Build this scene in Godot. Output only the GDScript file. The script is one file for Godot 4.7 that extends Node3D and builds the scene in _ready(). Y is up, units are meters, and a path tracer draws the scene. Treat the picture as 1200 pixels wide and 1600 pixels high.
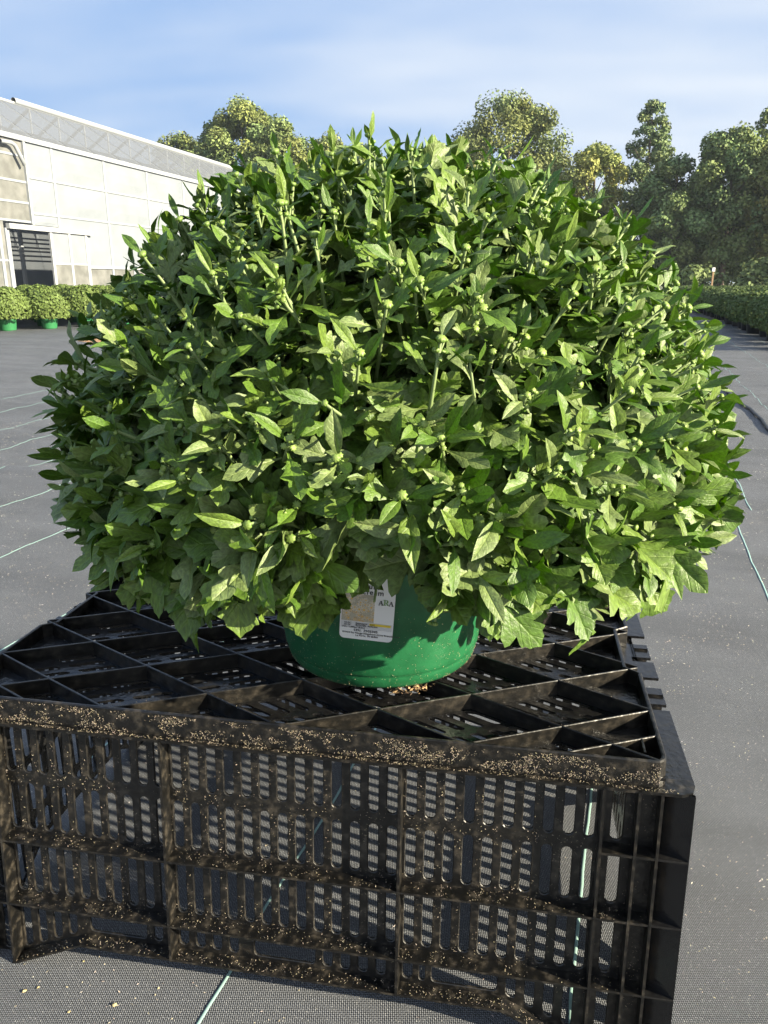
extends Node3D

# ------------------------------------------------------------------ shared state
var rng := RandomNumberGenerator.new()
var noise := FastNoiseLite.new()
var M := {}
var used := {}
const CRATE_AT := Vector3(-0.079, 0.0, -1.086)
const CRATE_TURN := -9.9
const POT := Vector3(-0.003, 0.4, -1.022)
const EYE := Vector3(0, 0.907, 0)

func _ready():
	rng.seed = 20240917
	noise.seed = 11
	noise.frequency = 1.0
	setup_camera_and_light()
	make_materials()
	make_ground()
	make_greenhouse()
	make_trees()
	make_background_mums()
	make_crate()
	make_pot()
	make_chrysanthemum()
	make_small_things()

# ------------------------------------------------------------------ camera, sky, sun, exposure
func setup_camera_and_light():
	var cam := Camera3D.new()
	cam.name = "camera"
	cam.position = EYE
	cam.rotation_degrees = Vector3(-16.65, 0, 0)
	cam.fov = 67.2
	cam.near = 0.05
	cam.far = 1200.0
	add_child(cam)
	cam.current = true

	var env := Environment.new()
	env.background_mode = Environment.BG_SKY
	var sky := Sky.new()
	var pano := PanoramaSkyMaterial.new()
	pano.panorama = ImageTexture.create_from_image(sky_image())
	pano.energy_multiplier = 1.0
	sky.sky_material = pano
	env.sky = sky
	env.background_energy_multiplier = 1.0
	env.tonemap_mode = Environment.TONE_MAPPER_LINEAR
	env.tonemap_exposure = 3.2
	env.fog_enabled = true
	env.fog_density = 0.0004
	env.fog_light_color = Color(0.86, 0.91, 0.97)
	env.sdfgi_enabled = true
	env.ssao_enabled = true
	env.ssil_enabled = true
	var we := WorldEnvironment.new()
	we.name = "world_environment"
	we.environment = env
	add_child(we)

	var sun := DirectionalLight3D.new()
	sun.name = "sun"
	sun.light_color = Color(1.0, 0.945, 0.83)
	sun.light_energy = 1.6
	sun.light_angular_distance = 0.5
	sun.shadow_enabled = true
	add_child(sun)
	var az := deg_to_rad(66.0)
	var el := deg_to_rad(20.5)
	var to_sun := Vector3(sin(az) * cos(el), sin(el), cos(az) * cos(el))
	sun.look_at_from_position(Vector3.ZERO, -to_sun, Vector3.UP)

func sky_image() -> Image:
	var w := 1024
	var h := 512
	var img := Image.create(w, h, false, Image.FORMAT_RGBF)
	var n := FastNoiseLite.new()
	n.seed = 71
	n.noise_type = FastNoiseLite.TYPE_SIMPLEX_SMOOTH
	n.fractal_type = FastNoiseLite.FRACTAL_FBM
	n.fractal_octaves = 5
	n.frequency = 1.0
	var zen := Vector3(0.040, 0.108, 0.255)
	var hor := Vector3(0.125, 0.195, 0.285)
	var white := Vector3(0.268, 0.290, 0.318)
	for y in h:
		var e := PI * (0.5 - (y + 0.5) / h)
		for x in w:
			var a := TAU * (x + 0.5) / w
			var d := Vector3(sin(a) * cos(e), sin(e), -cos(a) * cos(e))
			var up := maxf(d.y, 0.0)
			var c := hor.lerp(zen, pow(clampf(up * 1.25, 0, 1), 0.5))
			# thin streaky high cloud on a plane overhead
			var q := Vector2(d.x, d.z) / (up + 0.14)
			var s := n.get_noise_3d(q.x * 0.30 + 8.8, q.y * 0.8 + 4.0, 2.0) * 0.7 + n.get_noise_3d(q.x * 0.9 + q.y * 0.5, q.y * 3.0 - q.x * 0.4, 7.0) * 0.35
			# thin high haze, thicker on the sunward half of the sky and low down there
			var sunward := d.dot(Vector3(0.91, 0.0, 0.41))
			var cover := smoothstep(-0.5, 0.85, s * 0.7 + 0.42 * sunward + 0.34 + 0.45 * pow(1.0 - up, 5.0) * clampf(0.45 + sunward, 0.0, 1.0))
			c = c.lerp(white, cover)
			if d.y < 0.0:
				c = hor * 0.6
			img.set_pixel(x, y, Color(c.x, c.y, c.z))
	return img

# ------------------------------------------------------------------ naming helpers
func numbered(called: String) -> String:
	var k: int = used.get(called, 0)
	used[called] = k + 1
	return called if k == 0 else "%s_%03d" % [called, k]

func tag(o: Node, label := "", category := "", group := "", kind := ""):
	if label != "": o.set_meta("label", label)
	if category != "": o.set_meta("category", category)
	if group != "": o.set_meta("group", group)
	if kind != "": o.set_meta("kind", kind)

func thing(called: String, label: String, category: String, at := Vector3.ZERO, group := "") -> Node3D:
	var o := Node3D.new()
	o.name = numbered(called)
	add_child(o)
	o.position = at
	tag(o, label, category, group)
	return o

func part(called: String, mesh: Mesh, m: Material, parent: Node, xf := Transform3D.IDENTITY) -> MeshInstance3D:
	var o := MeshInstance3D.new()
	o.name = numbered(called) if parent == self else called
	o.mesh = mesh
	if m: o.material_override = m
	o.transform = xf
	parent.add_child(o, true)
	return o

# ------------------------------------------------------------------ mesh helpers
func st_new() -> SurfaceTool:
	var st := SurfaceTool.new()
	st.begin(Mesh.PRIMITIVE_TRIANGLES)
	st.set_smooth_group(-1)
	return st

func done(st: SurfaceTool) -> ArrayMesh:
	st.generate_normals()
	return st.commit()

# corners run counter-clockwise as seen from outside
func quad(st: SurfaceTool, a: Vector3, b: Vector3, c: Vector3, d: Vector3):
	st.add_vertex(a); st.add_vertex(c); st.add_vertex(b)
	st.add_vertex(a); st.add_vertex(d); st.add_vertex(c)

func tri(st: SurfaceTool, a: Vector3, b: Vector3, c: Vector3):
	st.add_vertex(a); st.add_vertex(c); st.add_vertex(b)

# box from eight corners given by a frame: origin o, edges x, y, z (right-handed)
func slab(st: SurfaceTool, o: Vector3, x: Vector3, y: Vector3, z: Vector3):
	var p := [o, o + x, o + x + y, o + y, o + z, o + x + z, o + x + y + z, o + y + z]
	quad(st, p[4], p[5], p[6], p[7])
	quad(st, p[1], p[0], p[3], p[2])
	quad(st, p[5], p[1], p[2], p[6])
	quad(st, p[0], p[4], p[7], p[3])
	quad(st, p[7], p[6], p[2], p[3])
	quad(st, p[0], p[1], p[5], p[4])

func box(st: SurfaceTool, lo: Vector3, hi: Vector3):
	slab(st, lo, Vector3(hi.x - lo.x, 0, 0), Vector3(0, hi.y - lo.y, 0), Vector3(0, 0, hi.z - lo.z))

func box_mesh(lo: Vector3, hi: Vector3) -> ArrayMesh:
	var st := st_new()
	box(st, lo, hi)
	return done(st)

# a bar of rectangular section between two points
func bar(st: SurfaceTool, a: Vector3, b: Vector3, w: float, h: float, up := Vector3.UP):
	var z := (b - a).normalized()
	var x := up.cross(z)
	if x.length() < 0.01: x = Vector3.RIGHT.cross(z)
	x = x.normalized()
	var y := z.cross(x)
	slab(st, a - x * w * 0.5 - y * h * 0.5, x * w, y * h, b - a)

func bar_mesh(a: Vector3, b: Vector3, w: float, h: float, up := Vector3.UP) -> ArrayMesh:
	var st := st_new()
	bar(st, a, b, w, h, up)
	return done(st)

# smooth tube through points with radii
func tube(st: SurfaceTool, pts: Array, radii: Array, sides := 6):
	st.set_smooth_group(1)
	var rings := []
	for i in pts.size():
		var t: Vector3 = (pts[mini(i + 1, pts.size() - 1)] - pts[maxi(i - 1, 0)]).normalized()
		var x := t.cross(Vector3(0.31, 0.17, 0.93)).normalized()
		var y := t.cross(x)
		var ring := []
		for k in sides:
			var a := TAU * k / sides
			ring.append(pts[i] + (x * cos(a) + y * sin(a)) * radii[i])
		rings.append(ring)
	for i in pts.size() - 1:
		for k in sides:
			var k2 := (k + 1) % sides
			quad(st, rings[i][k], rings[i][k2], rings[i + 1][k2], rings[i + 1][k])
	var top: Vector3 = pts[pts.size() - 1]
	for k in sides:
		tri(st, rings[-1][k], rings[-1][(k + 1) % sides], top)

func lathe(st: SurfaceTool, prof: Array, sides := 48):
	for i in prof.size() - 1:
		var a: Vector2 = prof[i]
		var b: Vector2 = prof[i + 1]
		for k in sides:
			var t0 := TAU * k / sides
			var t1 := TAU * ((k + 1) % sides) / sides
			var c0 := Vector3(sin(t0), 0, cos(t0))
			var c1 := Vector3(sin(t1), 0, cos(t1))
			quad(st, c0 * a.x + Vector3.UP * a.y, c1 * a.x + Vector3.UP * a.y, c1 * b.x + Vector3.UP * b.y, c0 * b.x + Vector3.UP * b.y)

# ------------------------------------------------------------------ materials
func plain(c: Color, rough := 0.6, spec := 0.5) -> StandardMaterial3D:
	var m := StandardMaterial3D.new()
	m.albedo_color = c.linear_to_srgb()
	m.roughness = rough
	m.metallic_specular = spec
	return m

func grain_texture(size: int, freq: float, oct: int, lo: Color, hi: Color, seed_ := 1, contrast := 1.0, power := 1.0) -> Texture2D:
	var n := FastNoiseLite.new()
	n.seed = seed_
	n.frequency = freq
	n.fractal_octaves = oct
	var src := n.get_seamless_image(size, size, false, false, 0.15)
	src.convert(Image.FORMAT_RGBA8)
	var img := Image.create(size, size, false, Image.FORMAT_RGBA8)
	for y in size:
		for x in size:
			var v := pow(clampf((src.get_pixel(x, y).r - 0.5) * contrast + 0.5, 0, 1), power)
			img.set_pixel(x, y, lo.lerp(hi, v).linear_to_srgb())
	img.generate_mipmaps()
	return ImageTexture.create_from_image(img)

func bump_texture(size: int, freq: float, oct: int, strength: float, seed_ := 3) -> Texture2D:
	var n := FastNoiseLite.new()
	n.seed = seed_
	n.frequency = freq
	n.fractal_octaves = oct
	var img := n.get_seamless_image(size, size, false, false, 0.15)
	img.convert(Image.FORMAT_RGBA8)
	img.bump_map_to_normal_map(strength)
	return ImageTexture.create_from_image(img)

func textured(tex: Texture2D, scale: float, rough: float, nrm: Texture2D = null, nscale := 1.0, world := false) -> StandardMaterial3D:
	var m := StandardMaterial3D.new()
	m.albedo_texture = tex
	m.uv1_triplanar = true
	m.uv1_world_triplanar = world
	m.uv1_scale = Vector3.ONE * scale
	m.roughness = rough
	if nrm:
		m.normal_enabled = true
		m.normal_texture = nrm
		m.normal_scale = nscale
	return m

func leaf_texture() -> Array:
	var s := 256
	var img := Image.create(s, s, false, Image.FORMAT_RGBA8)
	var hgt := Image.create(s, s, false, Image.FORMAT_RGBA8)
	var n := FastNoiseLite.new()
	n.seed = 8
	n.frequency = 0.045
	var n2 := FastNoiseLite.new()
	n2.seed = 9
	n2.frequency = 0.35
	for y in s:
		for x in s:
			var u := (x + 0.5) / s - 0.5
			var v := 1.0 - (y + 0.5) / s
			var au := absf(u)
			var mid := exp(-pow(au / 0.018, 2.0)) * (1.0 - 0.4 * v)
			# side veins leave the midrib forward
			var ph := (v - au * 0.95) * 7.0 + (0.25 if u > 0 else 0.0)
			var f := absf(ph - roundf(ph))
			var side := exp(-pow(f / 0.07, 2.0)) * (1.0 - smoothstep(0.05, 0.5, au)) * smoothstep(0.1, 0.3, v)
			var ret := n.get_noise_2d(x, y)
			var fleck := smoothstep(0.30, 0.62, n2.get_noise_2d(x, y))
			var g := 0.80 + ret * 0.22
			var c := Color(g, g, g)
			c = c.lerp(Color(1.0, 0.96, 0.92), clampf(mid * 0.7 + side * 0.32, 0, 0.8))
			c = c.lerp(Color(1.0, 0.98, 1.0), fleck * 0.42)
			img.set_pixel(x, y, c)
			var hh := clampf(0.5 + ret * 0.28 - mid * 0.4 - side * 0.25 + n2.get_noise_2d(x, y) * 0.12, 0, 1)
			hgt.set_pixel(x, y, Color(hh, hh, hh))
	img.generate_mipmaps()
	hgt.bump_map_to_normal_map(5.0)
	return [ImageTexture.create_from_image(img), ImageTexture.create_from_image(hgt)]

func make_materials():
	var lt := leaf_texture()
	var lf := StandardMaterial3D.new()
	lf.albedo_texture = lt[0]
	lf.vertex_color_use_as_albedo = true
	lf.normal_enabled = true
	lf.normal_texture = lt[1]
	lf.normal_scale = 0.8
	lf.roughness = 0.46
	lf.metallic_specular = 0.5
	lf.backlight_enabled = true
	lf.backlight = Color(0.42, 0.55, 0.06)
	lf.cull_mode = BaseMaterial3D.CULL_DISABLED
	M.leaf = lf

	var bud := StandardMaterial3D.new()
	bud.vertex_color_use_as_albedo = true
	bud.roughness = 0.5
	M.bud = bud
	M.stem = plain(Color(0.19, 0.26, 0.10), 0.6)

	var fol := StandardMaterial3D.new()
	fol.vertex_color_use_as_albedo = true
	fol.roughness = 0.6
	fol.metallic_specular = 0.3
	fol.backlight_enabled = true
	fol.backlight = Color(0.22, 0.27, 0.05)
	fol.cull_mode = BaseMaterial3D.CULL_DISABLED
	M.foliage = fol

	var bits := StandardMaterial3D.new()
	bits.vertex_color_use_as_albedo = true
	bits.roughness = 0.9
	bits.cull_mode = BaseMaterial3D.CULL_DISABLED
	M.bits = bits

	var pb := bump_texture(256, 0.05, 4, 3.0, 21)
	var dust := grain_texture(512, 0.02, 6, Color(0.004, 0.004, 0.004), Color(0.040, 0.035, 0.028), 31, 1.6, 3.2)
	M.plastic = textured(dust, 5.0, 0.34, pb, 0.25)
	M.plastic.metallic_specular = 0.5
	var black := grain_texture(256, 0.03, 4, Color(0.005, 0.005, 0.006), Color(0.014, 0.014, 0.014), 32, 1.3)
	M.plastic_clean = textured(black, 7.0, 0.24, pb, 0.25)

	var gp := grain_texture(256, 0.02, 4, Color(0.009, 0.088, 0.032), Color(0.014, 0.122, 0.046), 41, 1.6)
	M.pot = textured(gp, 5.0, 0.42, pb, 0.15)
	M.pot_far = plain(Color(0.025, 0.17, 0.06), 0.5)
	M.soil = textured(grain_texture(256, 0.08, 4, Color(0.02, 0.013, 0.008), Color(0.12, 0.08, 0.05), 43, 1.8), 8.0, 0.95, bump_texture(256, 0.1, 3, 8.0, 44), 1.0)
	M.crumb = plain(Color(0.48, 0.40, 0.20), 0.9)
	M.hose = plain(Color(0.012, 0.012, 0.014), 0.4)
	M.wood = textured(grain_texture(256, 0.03, 4, Color(0.2, 0.12, 0.06), Color(0.36, 0.24, 0.14), 45, 1.5), 2.0, 0.8)
	M.white = plain(Color(0.8, 0.8, 0.78), 0.5)
	M.bark = textured(grain_texture(256, 0.05, 4, Color(0.05, 0.04, 0.03), Color(0.16, 0.12, 0.09), 46, 1.5), 1.2, 0.9)

	M.film = textured(grain_texture(256, 0.012, 4, Color(0.182, 0.206, 0.236), Color(0.212, 0.236, 0.266), 51, 1.6), 0.22, 0.55)
	M.poly = textured(grain_texture(256, 0.02, 4, Color(0.125, 0.13, 0.125), Color(0.185, 0.19, 0.185), 53, 1.6), 0.3, 0.35)
	M.galv = plain(Color(0.34, 0.36, 0.38), 0.45)
	M.steel_dark = plain(Color(0.055, 0.06, 0.07), 0.5)
	M.trim = plain(Color(0.265, 0.290, 0.32), 0.5)
	M.cap = plain(Color(0.29, 0.315, 0.345), 0.5)
	var gl := StandardMaterial3D.new()
	gl.albedo_color = Color(0.50, 0.52, 0.55, 0.40)
	gl.metallic_specular = 0.15
	gl.transparency = BaseMaterial3D.TRANSPARENCY_ALPHA
	gl.roughness = 0.6
	M.roof_glass = gl

	# woven ground fabric: fine weave in the relief, dust grains in the colour
	var s := 512
	var fab := Image.create(s, s, false, Image.FORMAT_RGBA8)
	var fh := Image.create(s, s, false, Image.FORMAT_RGBA8)
	var r := RandomNumberGenerator.new()
	r.seed = 77
	var grains := []
	for y in s:
		for x in s:
			# basket weave, 64 threads each way
			var tx := x / 8.0
			var ty := y / 8.0
			var over := (int(tx) + int(ty)) % 2 == 0
			var wx := sin(PI * (tx - floorf(tx)))
			var wy := sin(PI * (ty - floorf(ty)))
			var hgt := (wy if over else wx) * 0.75 + 0.15 * (wx * wy)
			var v := 0.14 + 0.62 * hgt + r.randf_range(-0.14, 0.14)
			if r.randf() < 0.009: grains.append([x, y, r.randi_range(1, 3), r.randf_range(0.3, 1.0)])
			v = clampf(v, 0, 1)
			fab.set_pixel(x, y, Color(v, v * 0.99, v * 0.98))
			fh.set_pixel(x, y, Color(hgt, hgt, hgt))
	# pale dust grains caught in the weave
	for gr in grains:
		for dy in gr[2]:
			for dx in gr[2]:
				var px := Vector2i((gr[0] + dx) % s, (gr[1] + dy) % s)
				var o := fab.get_pixelv(px)
				fab.set_pixelv(px, o.lerp(Color(1.0, 0.97, 0.92), gr[3]))
	fab.generate_mipmaps()
	fh.bump_map_to_normal_map(5.0)
	var g := StandardMaterial3D.new()
	g.albedo_texture = ImageTexture.create_from_image(fab)
	g.vertex_color_use_as_albedo = true
	g.normal_enabled = true
	g.normal_texture = ImageTexture.create_from_image(fh)
	g.normal_scale = 1.6
	g.roughness = 0.55
	g.metallic_specular = 0.5
	M.fabric = g
	M.thread = plain(Color(0.30, 0.47, 0.43), 0.6)
	M.field = textured(grain_texture(512, 0.02, 5, Color(0.05, 0.06, 0.025), Color(0.11, 0.12, 0.05), 61, 1.5), 0.25, 0.95)

# ------------------------------------------------------------------ ground
const LINE_DIR := Vector2(0.301, -0.954)      # x, z of the coloured threads
const LINE_NRM := Vector2(0.954, 0.301)

func wrinkle(x: float, z: float) -> float:
	# folds of loose cloth: mostly across the strip, with soft humps
	var p := Vector2(x, z)
	var along := p.dot(LINE_DIR)
	var across := p.dot(LINE_NRM)
	var far := clampf((-z - 1.6) / 3.0, 0.0, 1.0)
	var w := noise.get_noise_2d(along * 2.4 + 0.4 * sin(across * 1.7), across * 0.35) * 0.020 * far
	w += noise.get_noise_2d(along * 0.9 + 40.0, across * 0.5) * 0.018 * far
	w += noise.get_noise_2d(x * 3.0, z * 3.0 + 90.0) * 0.004 * (0.3 + far)
	return w

func cloth_sheet(x0: float, x1: float, z0: float, z1: float, step: float, lift: float, amp: float, dusty: float, keep: Callable) -> ArrayMesh:
	var st := SurfaceTool.new()
	st.begin(Mesh.PRIMITIVE_TRIANGLES)
	st.set_smooth_group(1)
	var nx := int(round((x1 - x0) / step))
	var nz := int(round((z1 - z0) / step))
	for j in nz + 1:
		for i in nx + 1:
			var x := x0 + (x1 - x0) * i / nx
			var z := z0 + (z1 - z0) * j / nz
			var y := lift + wrinkle(x, z) * amp + (hem(x, z) if lift > 0.005 else 0.0)
			# dust: patches with an edge and grain of their own
			var pa := Vector2(x, z).dot(LINE_DIR)
			var pc := Vector2(x, z).dot(LINE_NRM)
			var grime := noise.get_noise_2d(pa * 2.6, pc * 0.5) * 0.5 + noise.get_noise_2d(x * 1.3, z * 1.3 + 5.0) * 0.3 + noise.get_noise_2d(pa * 11.0, pc * 3.0) * 0.35
			var k := dusty * (1.0 + 0.55 * grime)
			var c := Color(k * 0.91, k * 1.0, k * 1.15)
			st.set_color(c)
			st.set_uv(Vector2(x, z) / 0.17)
			st.add_vertex(Vector3(x, y, z))
	for j in nz:
		for i in nx:
			var cx := x0 + (x1 - x0) * (i + 0.5) / nx
			var cz := z0 + (z1 - z0) * (j + 0.5) / nz
			if not keep.call(cx, cz): continue
			var a := j * (nx + 1) + i
			var b := a + 1
			var c2 := a + nx + 1
			var d2 := c2 + 1
			st.add_index(a); st.add_index(b); st.add_index(d2)
			st.add_index(a); st.add_index(d2); st.add_index(c2)
	st.generate_normals()
	st.generate_tangents()
	return st.commit()

func seam_side(x: float, z: float) -> float:
	# > 0 on the near sheet (towards the camera)
	return (z + 3.34 - 0.235 * x) + 0.02 * sin(x * 5.0) + 0.03 * noise.get_noise_2d(x * 2.0, 3.0)

func hem(x: float, z: float) -> float:
	# the near sheet's edge buckles up a little along the lap
	var q := seam_side(x, z)
	return 0.022 * exp(-pow((q - 0.05) / 0.06, 2.0)) * clampf(0.55 + 1.4 * noise.get_noise_2d(x * 1.1, 60.0), 0.0, 1.3)

func make_ground():
	var st := st_new()
	quad(st, Vector3(-450, -0.05, 300), Vector3(450, -0.05, 300), Vector3(450, -0.05, -600), Vector3(-450, -0.05, -600))
	tag(part("ground", done(st), M.field, self), "", "", "", "structure")
	# far fabric, wide and coarse, then the fine far sheet and the near sheet lapped over it
	var outer := part("fabric_ground", cloth_sheet(-40, 40, -62, 14, 1.0, -0.03, 0.0, 0.52, func(x, z): return not (absf(x) < 12.0 and z > -24.0 and z < 4.0)), M.fabric, self)
	tag(outer, "", "", "", "structure")
	var far_sheet := part("fabric_ground", cloth_sheet(-12.06, 12.06, -24.06, -2.0, 0.09, 0.0, 1.0, 0.52, func(x, z): return seam_side(x, z) < 0.14 and z < -2.0), M.fabric, self)
	tag(far_sheet, "", "", "", "structure")
	var near_sheet := part("fabric_ground", cloth_sheet(-6.0, 6.0, -5.2, 3.0, 0.05, 0.007, 1.0, 0.52, func(x, z): return seam_side(x, z) > 0.0), M.fabric, self)
	tag(near_sheet, "", "", "", "structure")
	var side_sheet := part("fabric_ground", cloth_sheet(-12.06, 12.06, -3.2, 4.06, 0.12, -0.008, 0.6, 0.52, func(x, z): return absf(x) > 5.9), M.fabric, self)
	tag(side_sheet, "", "", "", "structure")
	# coloured tracer threads woven into the cloth, each a thin raised strip that follows the folds
	for c in [1.38, 0.92, 0.45, 0.0, -0.447, -0.95, -1.46, -1.98, -2.454, -2.94, -3.42, -3.9, -4.38, -4.86, 1.85, 2.3]:
		for piece in 2:
			var s2 := SurfaceTool.new()
			s2.begin(Mesh.PRIMITIVE_TRIANGLES)
			s2.set_smooth_group(1)
			var shift := 0.0 if piece == 0 else 0.075
			var prev := []
			var t := -2.0
			var n := 0
			while t < 20.0:
				var p: Vector2 = LINE_DIR * t + LINE_NRM * (c + shift + 0.012 * noise.get_noise_1d(t * 1.6 + c * 9.0))
				var on_near := seam_side(p.x, p.y) > 0.0
				if on_near == (piece == 0) and absf(p.x) < 11.8 and p.y > -23.5 and (on_near or p.y < -2.1):
					var lift := 0.0075 + hem(p.x, p.y) if on_near else 0.0006
					var hw := 0.0022
					var a := p - LINE_NRM * hw
					var b := p + LINE_NRM * hw
					var cur := [Vector3(a.x, lift + wrinkle(a.x, a.y) + 0.0006, a.y), Vector3(p.x, lift + wrinkle(p.x, p.y) + 0.0016, p.y), Vector3(b.x, lift + wrinkle(b.x, b.y) + 0.0006, b.y)]
					if prev.size() > 0:
						quad(s2, prev[0], prev[1], cur[1], cur[0])
						quad(s2, prev[1], prev[2], cur[2], cur[1])
						n += 1
					prev = cur
				else:
					prev = []
				t += 0.03
			if n > 3:
				part("thread", done(s2), M.thread, near_sheet if piece == 0 else far_sheet)

# ------------------------------------------------------------------ greenhouse
func make_greenhouse():
	var g := thing("greenhouse", "long white film clad greenhouse with clear trussed roof and sliding door", "greenhouse", Vector3(-13.529, 0, -31.614))
	g.basis = Basis(Vector3(0.25758, 0, -0.96626), Vector3.UP, Vector3(0.96626, 0, 0.25758))
	var q0 := -9.0
	var q1 := 46.0
	var posts := []
	var q := -8.8
	while q < q1:
		posts.append(q)
		q += 3.45
	# wall posts
	for x in posts:
		part("post", box_mesh(Vector3(x - 0.07, 0, -0.06), Vector3(x + 0.07, 6.0, 0.045)), M.trim, g)
	# white film panels, row by row
	var rows := [[4.74, 5.93, 0], [3.46, 4.66, 1], [1.55, 3.38, 0]]
	for i in posts.size() - 1:
		var a: float = posts[i] + 0.07
		var b: float = posts[i + 1] - 0.07
		for rw in rows:
			var lo: float = rw[0]
			var a2: float = a
			if b < 0.3: continue
			if a < 0.0: a2 = -0.05
			if lo < 2.0 and b < 2.0: lo = 3.0
			if lo < 2.0 and a < 3.2: a2 = maxf(a2, 3.3)
			if a2 > b - 0.1: continue
			var st := st_new()
			# film bellies a little between the rails
			var nx := 4
			for k in nx:
				for l in 3:
					var f := func(u: float, v: float) -> Vector3: return Vector3(lerpf(a2, b, u), lerpf(lo, rw[1], v), 0.02 + 0.05 * sin(PI * u) * sin(PI * v))
					quad(st, f.call(k / 4.0, l / 3.0), f.call((k + 1) / 4.0, l / 3.0), f.call((k + 1) / 4.0, (l + 1) / 3.0), f.call(k / 4.0, (l + 1) / 3.0))
			part("film_panel", done(st), M.film, g)
	part("film_edge", box_mesh(Vector3(-0.12, 3.0, 0.0), Vector3(0.0, 6.0, 0.09)), M.cap, g)
	for y in [4.70, 3.42]:
		part("rail", box_mesh(Vector3(-0.05, y - 0.04, 0.0), Vector3(q1, y + 0.04, 0.06)), M.trim, g)
	part("rail", box_mesh(Vector3(3.2, 1.44, 0.0), Vector3(q1, 1.55, 0.07)), M.cap, g)
	part("gutter", box_mesh(Vector3(q0, 5.93, -0.12), Vector3(q1, 6.1, 0.12)), M.cap, g)
	# lower skirt of cloudy panels right of the door
	for i in posts.size() - 1:
		for h in 2:
			var a: float = lerpf(posts[i], posts[i + 1], h * 0.5) + 0.06
			var b: float = lerpf(posts[i], posts[i + 1], h * 0.5 + 0.5) - 0.06
			if a < 3.0: a = maxf(a, 3.35)
			if b - a < 0.2: continue
			part("skirt_panel", box_mesh(Vector3(a, 0.1, -0.02), Vector3(b, 1.44, 0.0)), M.poly, g)
			if h == 1 and a > 3.4: part("mullion", box_mesh(Vector3(a - 0.12, 0, -0.03), Vector3(a, 1.5, 0.04)), M.trim, g)
	# older cloudy panels left of the film
	var ys := [0.1, 1.66, 3.09, 3.76, 4.5, 5.4, 5.93]
	for i in ys.size() - 1:
		var xr := -1.62 if ys[i] < 2.8 else -0.12
		for seg in [[-9.0, -5.4], [-5.3, -1.95], [-1.83, xr]]:
			if seg[1] - seg[0] < 0.05: continue
			part("cloudy_panel", box_mesh(Vector3(seg[0], ys[i] + 0.04, -0.02), Vector3(seg[1], ys[i + 1] - 0.04, 0.0)), M.poly, g)
		part("rail", box_mesh(Vector3(q0, ys[i] - 0.04, -0.03), Vector3(xr, ys[i] + 0.04, 0.03)), M.trim, g)
	# doorway, lintel, rail and sliding door
	part("lintel_panel", box_mesh(Vector3(1.63, 2.98, -0.01), Vector3(3.3, 3.38, 0.02)), M.film, g)
	part("door_rail", box_mesh(Vector3(-1.55, 2.78, 0.05), Vector3(3.5, 2.96, 0.22)), M.galv, g)
	part("door_post", box_mesh(Vector3(-1.62, 0, -0.05), Vector3(-1.42, 2.8, 0.06)), M.trim, g)
	part("door_post", box_mesh(Vector3(3.12, 0, -0.05), Vector3(3.32, 2.96, 0.06)), M.trim, g)
	var dn := Node3D.new()
	dn.name = "sliding_door"
	g.add_child(dn)
	for x in [0.78, 1.92, 3.02]:
		part("door_frame", box_mesh(Vector3(x - 0.07, 0.05, 0.10), Vector3(x + 0.07, 2.76, 0.18)), M.galv, dn)
	for x in [[0.85, 1.85], [1.99, 2.95]]:
		part("door_panel", box_mesh(Vector3(x[0], 0.1, 0.125), Vector3(x[1], 1.56, 0.15)), M.poly, dn)
		part("door_panel", box_mesh(Vector3(x[0], 1.62, 0.125), Vector3(x[1], 2.74, 0.15)), M.film, dn)
		part("door_frame", box_mesh(Vector3(x[0], 1.56, 0.11), Vector3(x[1], 1.62, 0.17)), M.galv, dn)
	# inside: pipes, posts, far wall, floor
	part("far_wall", box_mesh(Vector3(q0, 0, -12.1), Vector3(q1, 6.0, -12.0)), M.film, g)
	part("end_wall", box_mesh(Vector3(q0 - 0.1, 0, -12.0), Vector3(q0, 6.0, 0.0)), M.poly, g)
	part("end_wall", box_mesh(Vector3(q1, 0, -12.0), Vector3(q1 + 0.1, 6.0, 0.0)), M.poly, g)
	for y in [1.75, 1.95, 2.15, 2.3, 2.5, 2.68]:
		part("heating_pipe", bar_mesh(Vector3(-4, y, -1.2 - y * 0.6), Vector3(8, y, -1.2 - y * 0.6), 0.05, 0.07), M.galv, g)
	for x in [-1.15, -0.35, 0.25, 1.4, 4.0, 7.4]:
		part("inside_post", box_mesh(Vector3(x, 0, -1.9), Vector3(x + 0.14, 6.0, -1.78)), M.cap, g)
	# roof: two spans of trusses, panes and ridge
	var spans := [[0.0, -3.0, -6.0], [-6.0, -9.0, -12.0]]
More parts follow.
